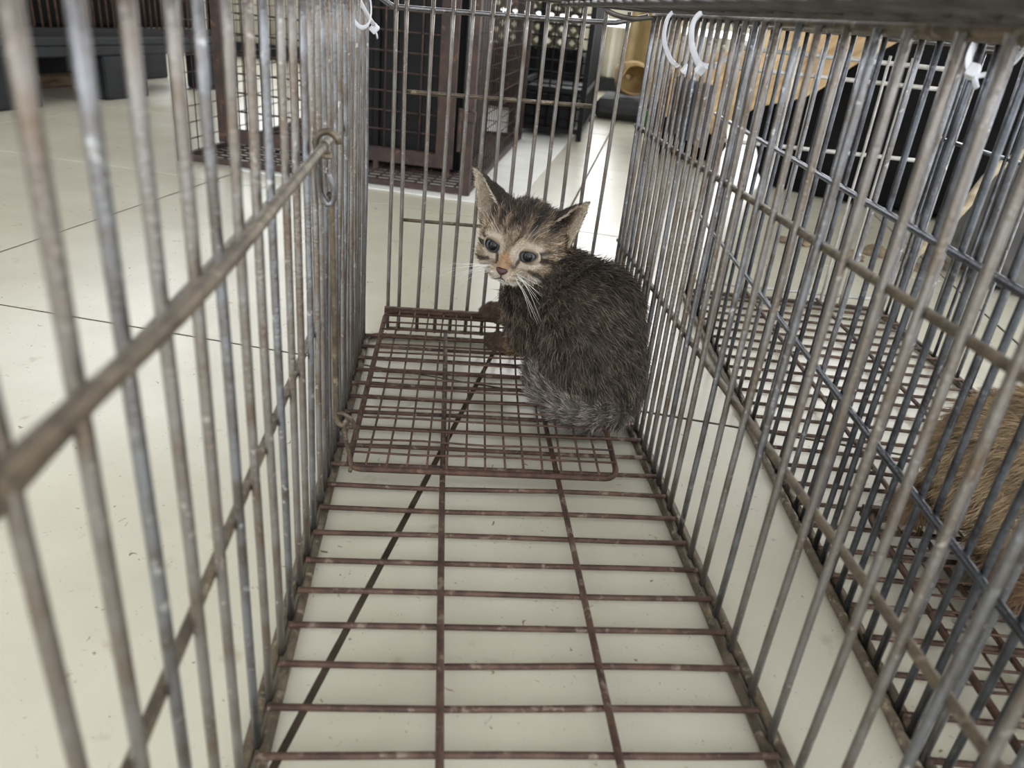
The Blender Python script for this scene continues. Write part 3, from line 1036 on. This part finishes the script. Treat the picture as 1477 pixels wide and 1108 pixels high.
    return srgb(c)


def ear_back(me):
    """vertices on the outer (rear) side of the ears are dark; found from the surface normal"""
    n = len(me.vertices)
    P = np.empty(n * 3); me.vertices.foreach_get('co', P); P = P.reshape(-1, 3) / S
    Nn = np.empty(n * 3); me.vertices.foreach_get('normal', Nn); Nn = Nn.reshape(-1, 3)
    return P, Nn


_Pv, _Nv = ear_back(body_me)
_, _h, _best, _ear = regions(_Pv)
_nl = _Nv @ HM
_cen = np.stack([np.sign(_h[:, 0]) * 1.05, np.full(len(_h), 0.68), np.full(len(_h), 0.40)], 1)
_dark_v = _ear & (((_h - _cen) * _nl).sum(1) > 0.03)
_dark_tree = None
from mathutils.kdtree import KDTree
_dark_tree = KDTree(int(_ear.sum()))
_ids = np.where(_ear)[0]
for _i in _ids:
    _dark_tree.insert(_Pv[_i], int(_i))
_dark_tree.balance()


def kit_colour(Pr):
    c = kit_col(Pr)
    _, h, best, e = regions(Pr)
    idx = np.where(e)[0]
    dark = srgb([[50, 43, 38]])[0]
    for i in idx:
        _, j, _d = _dark_tree.find(Pr[i])
        if _dark_v[j]:
            c[i] = dark
    return c


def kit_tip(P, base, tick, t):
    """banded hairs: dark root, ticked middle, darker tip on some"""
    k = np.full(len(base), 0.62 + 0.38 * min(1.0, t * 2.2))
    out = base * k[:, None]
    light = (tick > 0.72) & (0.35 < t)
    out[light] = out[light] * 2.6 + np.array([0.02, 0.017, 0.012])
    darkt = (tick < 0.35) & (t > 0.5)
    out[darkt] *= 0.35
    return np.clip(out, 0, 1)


paint_skin(body_me, kit_colour)
body = place('body', body_me, kit)
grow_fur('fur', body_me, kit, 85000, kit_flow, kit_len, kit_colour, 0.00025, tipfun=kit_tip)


def eye_material():
    m = bpy.data.materials.new('kitten_eye')
    m.use_nodes = True
    nt = m.node_tree
    b = nt.nodes['Principled BSDF']
    b.inputs['Roughness'].default_value = 0.05
    b.inputs['Specular IOR Level'].default_value = 0.35
    tc = nt.nodes.new('ShaderNodeTexCoord')
    sx = nt.nodes.new('ShaderNodeSeparateXYZ')
    nt.links.new(tc.outputs['Object'], sx.inputs[0])
    cx = nt.nodes.new('ShaderNodeCombineXYZ')
    nt.links.new(sx.outputs[0], cx.inputs[0]); nt.links.new(sx.outputs[1], cx.inputs[1])
    ln = nt.nodes.new('ShaderNodeVectorMath'); ln.operation = 'LENGTH'
    nt.links.new(cx.outputs[0], ln.inputs[0])
    mr = nt.nodes.new('ShaderNodeMath'); mr.operation = 'DIVIDE'
    mr.inputs[1].default_value = ER * R * S
    nt.links.new(ln.outputs['Value'], mr.inputs[0])
    cr = nt.nodes.new('ShaderNodeValToRGB')
    e = cr.color_ramp.elements
    e[0].position = 0.0; e[0].color = (0.004, 0.004, 0.005, 1)
    e[1].position = 1.0; e[1].color = (0.01, 0.008, 0.007, 1)
    for p, c in ((0.46, (0.003, 0.003, 0.004)), (0.52, lin((64, 70, 74))), (0.68, lin((104, 111, 116))), (0.78, lin((48, 54, 56))), (0.85, (0.008, 0.007, 0.006))):
        k = e.new(p); k.color = (*c, 1)
    nt.links.new(mr.outputs[0], cr.inputs[0])
    nt.links.new(cr.outputs[0], b.inputs['Base Color'])
    return m


M_EYE = eye_material()
em = MB(); em.ball((0, 0, 0), ER * R, 24, 16)
eye_me = mesh_data('eye', em.v, em.f, M_EYE)
GAZE = HF * 0.80 + b_ * 0.45
GAZE /= np.linalg.norm(GAZE)
gx = HX - GAZE * (HX @ GAZE); gx /= np.linalg.norm(gx)
gm = Matrix((Vector(gx), Vector(np.cross(GAZE, gx)), Vector(GAZE))).transposed()
for e in EYES:
    o = place('eye', eye_me, kit, rel(hp(e[0], e[1], e[2])))
    o.rotation_euler = gm.to_euler()
    o['label'] = 'glossy blue-grey eye'
def eyelid(e, sx):
    rs = ER * 1.06
    n = 28
    rings = [[], [], [], [], []]
    tl = 0.30 * sx
    for k in range(n):
        a = 2 * math.pi * k / n
        cx_, sy_ = math.cos(a), math.sin(a)
        x = 0.175 * cx_
        y = (0.112 if sy_ > 0 else 0.092) * math.copysign(abs(sy_) ** 1.15, sy_)
        for q, f_ in enumerate((1.0, 1.10, 1.30)):
            xx, yy = x * f_, y * f_
            rr = math.hypot(xx, yy)
            if rr > rs * 0.985:
                xx, yy = xx * rs * 0.985 / rr, yy * rs * 0.985 / rr
            zz = math.sqrt(max(rs * rs - xx * xx - yy * yy, 0)) + (0.012 if q == 1 else 0)
            rings[q].append((xx, yy, zz))
        rings[3].append((0.238 * cx_, 0.200 * sy_, 0.075))
        rings[4].append((0.268 * cx_, 0.235 * sy_, -0.02))
    vs, cols = [], []
    cc_ = srgb([[20, 16, 15], [26, 21, 19], [132, 117, 98], [190, 176, 155], [190, 176, 155]])
    for q, ring in enumerate(rings):
        for (x, y, z) in ring:
            xr, yr = x * math.cos(tl) - y * math.sin(tl), x * math.sin(tl) + y * math.cos(tl)
            vs.append(rel(hp(e[0] + xr, e[1] + yr, e[2] + z)))
            cols.append((*cc_[q], 1.0))
    fs = [(q * n + k, q * n + (k + 1) % n, (q + 1) * n + (k + 1) % n, (q + 1) * n + k) for q in range(4) for k in range(n)]
    me = mesh_data('eyelid', vs, fs, M_FUR)
    at = me.color_attributes.new('fur_colour', 'FLOAT_COLOR', 'POINT')
    at.data.foreach_set('color', np.array(cols).ravel())
    return place('eyelid', me, kit)


for e in EYES:
    eyelid(e, 1 if e[0] > 0 else -1)
M_NOSE = material('brown_pink_nose', (92, 60, 54), (70, 46, 42), rough=0.4, scale=120, bump=0.3, bump_scale=900)
nm = MB()
base_m = MB(); base_m.ball((0, 0, 0), 1.0, 14, 10)
nm.add([rel(hp(v[0] * 0.125 * (1.0 + 0.5 * v[1]), -0.365 + v[1] * 0.088, 0.985 + v[2] * 0.075)) for v in base_m.v], base_m.f)
no = nm.build('nose', M_NOSE, kit); no['label'] = 'small dusky pink nose'
mm = MB()
mm.tube([rel(hp(*p)) for p in spline([(-0.30, -0.55, 0.80), (-0.17, -0.60, 0.89), (0, -0.53, 0.955), (0.17, -0.60, 0.89), (0.30, -0.55, 0.80)], 4)], 0.013 * R, 6)
mm.tube([rel(hp(*p)) for p in ((0, -0.44, 0.99), (0, -0.53, 0.955))], 0.012 * R, 6)
mm.build('mouth_line', material('dark_lip', (58, 40, 36)), kit)
M_WHISK = material('white_whisker', (232, 230, 224), rough=0.4)
wr = random.Random(4)
for sx in (-1, 1):
    for k in range(9):
        y0_ = -0.34 - 0.035 * (k % 4) - 0.01 * wr.random()
        x0_ = 0.24 + 0.035 * (k % 3)
        ln_ = wr.uniform(0.7, 1.25)
        dx, dy, dz = (0.75 if sx > 0 else 0.95), wr.uniform(-1.0, -0.1), wr.uniform(0.1, 0.4)
        p0 = np.array([sx * x0_, y0_, 0.86]); p1 = p0 + np.array([sx * dx * 0.5, dy * 0.35, dz * 0.5]) * ln_; p2 = p0 + np.array([sx * dx, dy * 1.0, dz * 0.5]) * ln_
        m = MB(); m.tube([rel(hp(*q)) for q in spline([p0, p1, p2], 5)], [0.00028 * (1 - 0.075 * i) for i in range(11)], 5)
        m.build('whisker', M_WHISK, kit)
for sx in (-1, 1):
    for k in range(3):
        p0 = np.array([sx * (0.30 + 0.08 * k), 0.34, 0.70]); p1 = p0 + np.array([sx * 0.10, 0.20, 0.14]); p2 = p0 + np.array([sx * (0.24 + 0.06 * k), 0.44, 0.20])
        m = MB(); m.tube([rel(hp(*q)) for q in spline([p0, p1, p2], 5)], [0.0002 * (1 - 0.075 * i) for i in range(11)], 5)
        m.build('whisker', M_WHISK, kit)

# ---- the brown cat in the right-hand cage (only its hunched back shows in the picture)
CB = np.array([0.43, 0.165, 0.015])
cat = empty('cat', CB)
tag(cat, 'fluffy sandy-brown cat hunched in the galvanised cage at the right edge', 'cat')
crel = lambda p: tuple(np.array(p, float) - CB)
cb = MB()
CBODY = [
    ((0.408, 0.200, 0.084), 0.058, (0.442, 0.172, 0.100), 0.062),
    ((0.442, 0.172, 0.100), 0.062, (0.480, 0.105, 0.095), 0.046),
    ((0.480, 0.105, 0.095), 0.044, (0.495, 0.050, 0.120), 0.034),
    ((0.400, 0.165, 0.045), 0.030, (0.385, 0.140, 0.030), 0.016),
    ((0.385, 0.140, 0.030), 0.014, (0.375, 0.115, 0.027), 0.012),
    ((0.470, 0.195, 0.045), 0.030, (0.480, 0.160, 0.030), 0.015),
    ((0.465, 0.085, 0.080), 0.022, (0.460, 0.050, 0.030), 0.012),
    ((0.500, 0.085, 0.080), 0.022, (0.505, 0.045, 0.030), 0.012),
    ((0.430, 0.225, 0.035), 0.016, (0.385, 0.240, 0.028), 0.014),
    ((0.385, 0.240, 0.028), 0.014, (0.345, 0.220, 0.026), 0.010),
    ((0.497, 0.035, 0.140), 0.042, (0.500, 0.015, 0.136), 0.032),
    ((0.500, -0.010, 0.126), 0.018, (0.500, -0.020, 0.124), 0.014),
    ((0.472, 0.030, 0.170), 0.016, (0.462, 0.030, 0.198), 0.004),
    ((0.524, 0.030, 0.170), 0.016, (0.534, 0.030, 0.198), 0.004),
]
for a, ra, b, rb in CBODY:
    capsule(cb, crel(a), ra, crel(b), rb)
cat_me = fuse(cb, 'body', 0.0022, 5)


def cat_flow(Pr):
    return np.tile(np.array([-0.5, 0.35, -0.75]), (len(Pr), 1))


def cat_col(Pr):
    n1 = vnoise(Pr, 90, 5); n2 = vnoise(Pr, 260, 6)
    c = np.tile(np.array([168, 146, 114.0]), (len(Pr), 1))
    c = blend(c, (120, 100, 76), sm(np.sin(Pr[:, 0] * 120 + Pr[:, 2] * 100 + n1 * 2), 0.1, 0.9) * 0.6)
    c = blend(c, (186, 164, 128), sm(n2, 0.2, 0.9) * 0.4)
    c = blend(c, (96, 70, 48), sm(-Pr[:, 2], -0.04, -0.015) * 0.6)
    return srgb(c)


def cat_tip(P, base, tick, t):
    out = base * (0.6 + 0.4 * min(1.0, t * 2))
    li = (tick > 0.7) & (t > 0.4)
    out[li] = out[li] * 1.3
    da = (tick < 0.2) & (t > 0.5)
    out[da] *= 0.7
    return np.clip(out, 0, 1)


paint_skin(cat_me, cat_col)
place('body', cat_me, cat)
grow_fur('fur', cat_me, cat, 62000, cat_flow, lambda P: np.full(len(P), 0.017), cat_col, 0.00023, tipfun=cat_tip, seed=9)
for sx in (-1, 1):
    m = MB(); m.ball((0, 0, 0), 0.0075, 14, 10)
    m.build('eye', M_EYE, cat, crel((0.500 + sx * 0.019, -0.012, 0.148)), (math.radians(90), 0, 0))
m = MB(); m.ball((0, 0, 0), (0.006, 0.004, 0.004), 10, 8)
m.build('nose', M_NOSE, cat, crel((0.500, -0.036, 0.128)))

# ------------------------------------------------------------------ rusty brown cage behind
DA = TA                                                # squared with the tiles
bc = empty('steel_trap_cage', (-0.665, 1.585, 0), math.radians(-12.0))
tag(bc, 'big rust-brown steel trap cage standing behind the kitten cage', 'cage')
BW, BL, BH = 0.672, 0.95, 0.62


def flat_bar(m, a, b, w, t):
    """axis-aligned steel bar from a to b"""
    lo = [min(p, q) for p, q in zip(a, b)]; hi = [max(p, q) for p, q in zip(a, b)]
    for k in range(3):
        if hi[k] - lo[k] < 1e-6:
            h_ = (w if k != 1 else t) / 2
            lo[k] -= h_; hi[k] += h_
    m.box(lo, hi)


fr = MB()
for (x, y) in ((0, 0), (BW, 0), (0, BL), (BW, BL)):
    fr.box((x - 0.008, y - 0.008, ZF), (x + 0.008, y + 0.008, BH))
for z in (0.002, BH):
    fr.box((0, -0.006, z - 0.006), (BW, 0.006, z + 0.006)); fr.box((0, BL - 0.006, z - 0.006), (BW, BL + 0.006, z + 0.006))
    fr.box((-0.006, 0, z - 0.006), (0.006, BL, z + 0.006)); fr.box((BW - 0.006, 0, z - 0.006), (BW + 0.006, BL, z + 0.006))
frame = fr.build('frame', M_BROWNFRAME, bc, smooth=False)
YD = 0.125                                             # the drop door stands back from the front
dm = MB()
dm.box((0.03, YD - 0.005, 0.024), (0.062, YD + 0.005, BH)); dm.box((0.572, YD - 0.005, 0.024), (0.612, YD + 0.005, BH))
dm.box((0.062, YD - 0.005, 0.024), (0.572, YD + 0.005, 0.055))
for xx in (0.25, 0.425, 0.60):
    dm.box((xx - 0.006, YD - 0.004, 0.0), (xx + 0.006, YD + 0.004, 0.024))
bdoor = dm.build('drop_door', M_BROWNFRAME, bc, smooth=False)


def mesh_panel(name, origin, du, dv, lu, lv, cell, r, mat, parent):
    """welded wire grid in the plane of du, dv"""
    o, du, dv = Vector(origin), Vector(du), Vector(dv)
    m = MB()
    nu, nv_ = int(lu / cell), int(lv / cell)
    n_ = du.cross(dv) * r
    for i in range(nu + 1):
        p = o + du * (i * lu / nu)
        m.tube([p + n_, p + dv * lv + n_], r, 5)
    for j in range(nv_ + 1):
        p = o + dv * (j * lv / nv_)
        m.tube([p - n_, p + du * lu - n_], r, 5)
    return m.build(name, mat, parent)


X_, Y_, Z_ = (1, 0, 0), (0, 1, 0), (0, 0, 1)
mesh_panel('mesh_panel', (0.062, YD, 0.055), X_, Z_, 0.51, BH - 0.06, 0.041, 0.0022, M_BROWNFRAME, bdoor)
mesh_panel('side_mesh', (BW, 0, 0.0), Y_, Z_, BL, BH, 0.036, 0.0014, M_BROWNFRAME, frame)
mesh_panel('side_mesh', (0, 0, 0.0), Y_, Z_, BL, BH, 0.036, 0.0014, M_BROWNFRAME, frame)
mesh_panel('rear_mesh', (0, BL, 0.0), X_, Z_, BW, BH, 0.041, 0.0015, M_BROWNFRAME, frame)
mesh_panel('floor_mesh', (0, 0, 0.003), X_, Y_, BW, BL, 0.030, 0.0022, M_BROWNFRAME, frame)
hg = MB()
hg.box((BW - 0.022, -0.016, 0.155), (BW + 0.012, 0.004, 0.175)); hg.tube([(BW - 0.02, -0.012, 0.09), (BW - 0.02, -0.012, 0.18)], 0.005, 8)
hg.build('latch', M_BROWNFRAME, bc, smooth=False)
# white board the brown cage stands on
m = MB()
m.bevel_box((0.0, 0.0, 0), (0.66, 2.4, 0.0022), 0.0005)
wbrd = m.build('board', M_SHEET, None, (-0.545, 1.532, ZF + 0.0003), (0, 0, math.radians(-14.5)), smooth=False)
tag(wbrd, 'thin white board lying on the tiles under the brown cage', 'board')

# dark bundle inside the brown cage and a woven basket behind it
def crate(name, label, loc, rotz, w, d, h, mat, ribs=4, lip=0.02, cat_='crate', group=None):
    t = empty(name, loc, rotz)
    tag(t, label, cat_, group)
    m = MB()
    th = 0.012
    m.bevel_box((0, 0, 0), (w, d, 0.02), 0.004)
    for a, b in (((0, 0, 0), (w, th, h)), ((0, d - th, 0), (w, d, h)), ((0, 0, 0), (th, d, h)), ((w - th, 0, 0), (w, d, h))):
        m.bevel_box(a, b, 0.003)
    m.build('shell', mat, t, smooth=False)
    m = MB()
    m.bevel_box((-lip, -lip, h - 0.03), (w + lip, 0, h), 0.004); m.bevel_box((-lip, d, h - 0.03), (w + lip, d + lip, h), 0.004)
    m.bevel_box((-lip, 0, h - 0.03), (0, d, h), 0.004); m.bevel_box((w, 0, h - 0.03), (w + lip, d, h), 0.004)
    m.build('rim', mat, t, smooth=False)
    for k in range(ribs):
        x = w * (k + 0.5) / ribs
        m = MB(); m.bevel_box((x - 0.008, -0.012, 0.02), (x + 0.008, 0, h - 0.03), 0.002)
        m.build('rib', mat, t, smooth=False)
    return t


def drape(name, label, loc, rotz, w, d, h, mat, cat_, seed, top=0.8, parts=None):
    """soft heap: lumpy closed surface standing on the floor"""
    m = MB(); m.ball((0, 0, 0), 1.0, 40, 28)
    P = np.array(m.v)
    n1 = vnoise(P, 3.2, seed); n2 = vnoise(P, 9.0, seed + 1)
    q = np.sign(P) * np.abs(P) ** 0.55
    q = q / np.maximum(1.0, np.abs(q).max(1))[:, None]
    q = q * (1 + 0.10 * n1 + 0.05 * n2)[:, None]
    z = np.maximum(q[:, 2], -0.98)
    tap = 1 - (1 - top) * (z + 1) / 2
    vs = np.stack([q[:, 0] * w / 2 * tap, q[:, 1] * d / 2 * tap, (z + 0.98) * h / 2], 1)
    m.v = [tuple(v) for v in vs]
    o = m.build(name, mat, None, loc, (0, 0, rotz))
    tag(o, label, cat_)
    return o


crate('crate', 'black plastic crate inside the brown cage behind its drop door', (-0.315, 1.69, 0.010), math.radians(-12.0), 0.30, 0.40, 0.50, M_BLACK, 5)
dk = empty('wire_crate', (0.17, 2.50, ZF), math.radians(-13))
tag(dk, 'dark wire crate standing behind the brown cage', 'cage')
fr = MB()
w_, d_, h_ = 0.24, 0.62, 0.62
for x in (0, w_):
    for y in (0, d_):
        fr.box((x - 0.009, y - 0.009, 0), (x + 0.009, y + 0.009, h_))
for z in (0.03, 0.16, h_):
    fr.box((0, -0.008, z - 0.008), (w_, 0.008, z + 0.008)); fr.box((w_ - 0.008, 0, z - 0.008), (w_ + 0.008, d_, z + 0.008)); fr.box((-0.008, 0, z - 0.008), (0.008, d_, z + 0.008))
    fr.box((0, d_ - 0.008, z - 0.008), (w_, d_ + 0.008, z + 0.008))
f2 = fr.build('frame', M_BLACK, dk, smooth=False)
mesh_panel('side_mesh', (w_, 0, 0.03), Y_, Z_, d_, h_ - 0.03, 0.036, 0.003, M_BLACK, f2)
mesh_panel('front_mesh', (0, 0, 0.03), X_, Z_, w_, h_ - 0.03, 0.036, 0.003, M_BLACK, f2)
m = MB(); m.bevel_box((0.01, 0.01, 0.03), (w_ - 0.02, d_ - 0.01, 0.15), 0.01)
m.build('tray', M_BLACK, dk, smooth=False)

# olive basket (lattice) behind the mesh
bk = empty('basket', (0.06, 3.28, ZF), math.radians(-14))
tag(bk, 'olive lattice basket seen through the wires of the brown cage', 'basket')
m = MB(); m.bevel_box((0, 0, 0), (0.46, 0.36, 0.26), 0.02)
m.build('shell', M_BLACKCLOTH, bk, smooth=False)
m = MB()
for k in range(-6, 12):
    x0_, x1_ = k * 0.05, k * 0.05 + 0.26
    for s in (0, 1):
        a = (x0_ if not s else x1_, -0.012, 0.26); b = (x1_ if not s else x0_, -0.012, 0.52)
        pts = []
        for t in np.linspace(0, 1, 9):
            p = [a[i] + (b[i] - a[i]) * t for i in range(3)]
            if 0 <= p[0] <= 0.46:
                pts.append(p)
        if len(pts) > 1:
            m.tube(pts, 0.009, 6, flat=0.6)
lat = m.build('lattice', M_OLIVE, bk)
lat['kind'] = 'stuff'
m = MB(); m.bevel_box((-0.01, -0.02, 0.51), (0.47, 0.37, 0.54), 0.008)
m.build('rim', M_OLIVE, bk, smooth=False)

# ------------------------------------------------------------------ black pallet and dark crate at far left
pr = math.radians(70.5)
pl_ = empty('pallet', (-1.60, 1.20, ZF), pr)
tag(pl_, 'dusty black plastic pallet on the floor at the far left', 'pallet')
m = MB()
for k in range(9):
    m.bevel_box((0.0, k * 0.088, 0.165), (2.0, k * 0.088 + 0.070, 0.190), 0.004)
m.bevel_box((0.0, 0.0, 0.135), (2.0, 0.045, 0.165), 0.004); m.bevel_box((0.0, 0.70, 0.135), (2.0, 0.77, 0.165), 0.004)
m.build('deck', M_PALLET, pl_, smooth=False)
for x in (0.0, 0.86, 1.32, 1.86):
    for y in (0.0, 0.33, 0.66):
        m = MB(); m.bevel_box((x, y, 0), (x + 0.20, y + 0.10, 0.135), 0.006)
        m.build('foot', M_PALLET, pl_, smooth=False)
m = MB(); m.bevel_box((0.4, 0.30, 0.0), (1.7, 0.36, 0.045), 0.006)
timber = m.build('timber', M_WOOD, None, (-1.60, 1.20, ZF), (0, 0, pr), smooth=False)
tag(timber, 'old timber batten lying on the floor under the black pallet', 'timber')
lc = empty('wire_crate', (-1.57, 1.25, ZF + 0.190), pr)
tag(lc, 'dark wire crate standing on the black pallet at the far left', 'cage')
fr = MB()
for x in (0.0, 1.9):
    for y in (0.05, 0.7):
        fr.box((x - 0.012, y - 0.012, 0), (x + 0.012, y + 0.012, 0.5))
for z in (0.012, 0.5):
    fr.box((0, 0.04, z - 0.012), (1.9, 0.06, z + 0.012)); fr.box((0, 0.69, z - 0.012), (1.9, 0.71, z + 0.012))
f3 = fr.build('frame', M_BLACK, lc, smooth=False)
m = MB()
for k in range(64):
    m.tube([(0.02 + k * 0.0295, 0.05, 0.01), (0.02 + k * 0.0295, 0.05, 0.5)], 0.004, 5)
gb = m.build('front_bars', M_RUST, f3); gb['kind'] = 'stuff'
m = MB(); m.bevel_box((0.0, 0.12, 0.02), (1.9, 0.66, 0.46), 0.01)
m.build('dark_box', M_BLACKCLOTH, lc, smooth=False)
m = MB(); m.bevel_box((-0.02, -0.012, 0.0), (0.86, 0.0, 0.125), 0.004)
side = m.build('plank', M_PALLET, None, (-1.585, 1.19, ZF), (0, 0, pr), smooth=False)
tag(side, 'grey-black board along the near side of the pallet', 'plank')

# ------------------------------------------------------------------ things behind on the right
drape('tarp_heap', 'black tarpaulin heap behind the galvanised cage', (1.27, 1.80, ZF), math.radians(-38), 1.00, 0.50, 0.47, M_BLACKCLOTH, 'tarpaulin', 21, 0.9)
drape('tarp_heap', 'low black bundle lying beyond the grey card', (0.77, 2.42, ZF), math.radians(-20), 0.28, 0.34, 0.28, M_BLACKCLOTH, 'bundle', 23, 0.85)
drape('canvas_bag', 'slumped grey canvas bag on the floor at the right edge', (1.10, 1.06, ZF), math.radians(-20), 0.34, 0.30, 0.24, M_GREYBAG, 'bag', 27, 0.8)
m = MB(); m.tube(spline([(0.80, 1.02, 0.03), (0.845, 1.03, 0.075), (0.885, 1.03, 0.14), (0.93, 1.05, 0.20), (0.985, 1.06, 0.235)], 6), 0.009, 8)
tag(m.build('rope', M_ROPE), 'thick pale rope hanging over the grey canvas bag', 'rope')


def curled_sheet(name, label, loc, rot, w, l, curl, mat, seed):
    nx, ny = 16, 10
    vs = []
    r_g = np.random.default_rng(seed)
    ph = r_g.uniform(0, 6, 4)
    for top in (0, 1):
        for j in range(ny + 1):
            for i in range(nx + 1):
                u, v = i / nx - 0.5, j / ny - 0.5
                edge = 1 + 0.12 * math.sin(7 * u + ph[0]) + 0.08 * math.sin(13 * u + ph[1])
                z = curl * (math.sin(3.0 * u + ph[2]) * 0.5 + v * v * 2.2 + 0.25 * math.sin(8 * v + 5 * u + ph[3]))
                vs.append((u * w, v * l * edge, z + top * 0.004))
    n = (nx + 1) * (ny + 1); fs = []
    for j in range(ny):
        for i in range(nx):
            a = j * (nx + 1) + i
            fs.append((a, a + nx + 1, a + nx + 2, a + 1)); fs.append((n + a, n + a + 1, n + a + nx + 2, n + a + nx + 1))
    for i in range(nx):
        fs.append((i, i + 1, n + i + 1, n + i)); a = ny * (nx + 1) + i; fs.append((a, n + a, n + a + 1, a + 1))
    for j in range(ny):
        a = j * (nx + 1); b = a + nx + 1; fs.append((a, n + a, n + b, b)); a += nx; b += nx; fs.append((a, b, n + b, n + a))
    m = MB(); m.add(vs, fs)
    o = m.build(name, mat, None, loc, rot)
    tag(o, label, 'cardboard')
    return o


curled_sheet('cardboard_sheet', 'torn tan cardboard leaning over the dark bundle behind the right cages', (0.76, 1.66, 0.330), (math.radians(62), math.radians(-32), math.radians(-12)), 0.46, 0.17, 0.05, M_CARDBOARD, 3)
curled_sheet('cardboard_sheet', 'crumpled tan cardboard strip lower down behind the grey card', (0.62, 1.90, 0.235), (math.radians(70), math.radians(-20), math.radians(-10)), 0.22, 0.13, 0.05, M_CARDBOARD, 5)

# sack hanging, paper bag, mat, pot near the corrugated wall
drape('sack', 'ochre sack standing tall against the corrugated wall', (0.945, 3.80, ZF), math.radians(10), 0.26, 0.24, 0.75, M_OCHRE, 'sack', 31, 0.8)
pb = empty('paper_bag', (0.760, 3.32, 0.085))
tag(pb, 'tan paper bag lying open on the dark mat', 'bag')
m = MB()
prof = [(0.0, 0.012), (0.0, 0.05), (0.02, 0.072), (0.09, 0.082), (0.15, 0.074), (0.16, 0.062), (0.09, 0.070), (0.03, 0.060), (0.02, 0.02)]
sg = 18
vs = [((r_v * (1 + 0.12 * math.sin(3 * a + h_v * 20))) * math.cos(a), -h_v + 0.08, (r_v * (1 + 0.1 * math.cos(2 * a))) * math.sin(a) + 0.075) for h_v, r_v in prof for a in [2 * math.pi * k / sg for k in range(sg)]]
fs = [(i * sg + k, i * sg + (k + 1) % sg, (i + 1) * sg + (k + 1) % sg, (i + 1) * sg + k) for i in range(len(prof) - 1) for k in range(sg)]
m.add(vs, fs)
m.build('bag_body', M_SACK, pb)
m = MB(); m.bevel_box((-0.15, -0.16, 0.0), (0.24, 0.30, 0.085), 0.03)
mat_o = m.build('mat', M_MAT, None, (0.76, 3.30, ZF), (0, 0, math.radians(-15)), smooth=False)
tag(mat_o, 'folded dark rubber mat on the floor near the corrugated wall', 'mat')
m = MB()
m.tube([(0, 0, 0), (0, 0, 0.06)], [0.026, 0.034], 14); m.tube([(0, 0, 0.055), (0, 0, 0.066)], 0.037, 14)
gp = m.build('cup', M_GREEN, None, (0.80, 3.06, ZF), smooth=False)
tag(gp, 'small green plastic cup beside the dark mat', 'cup')

# crumbs of dirt on the floor by the right cage
for k in range(14):
    m = MB(); m.ball((0, 0, 0), 1.0, 8, 6)
    sx_, sy_, sz_ = random.uniform(0.010, 0.03), random.uniform(0.010, 0.024), random.uniform(0.006, 0.016)
    m.v = [(v[0] * sx_ * (1 + 0.3 * math.sin(9 * v[1] + k)), v[1] * sy_ * (1 + 0.3 * math.sin(7 * v[2] + k)), max(v[2], -0.5) * sz_ + 0.5 * sz_) for v in m.v]
    o = m.build('dirt_clod', M_DIRT, None, (0.66 + 0.026 * k + random.uniform(-0.02, 0.02), 1.24 - 0.011 * k + random.uniform(-0.05, 0.05), ZF), (0, 0, random.uniform(0, 6)))
    tag(o, 'dry clod of dirt on the floor beyond the galvanised cage', 'dirt', 'dirt clods beyond the galvanised cage')
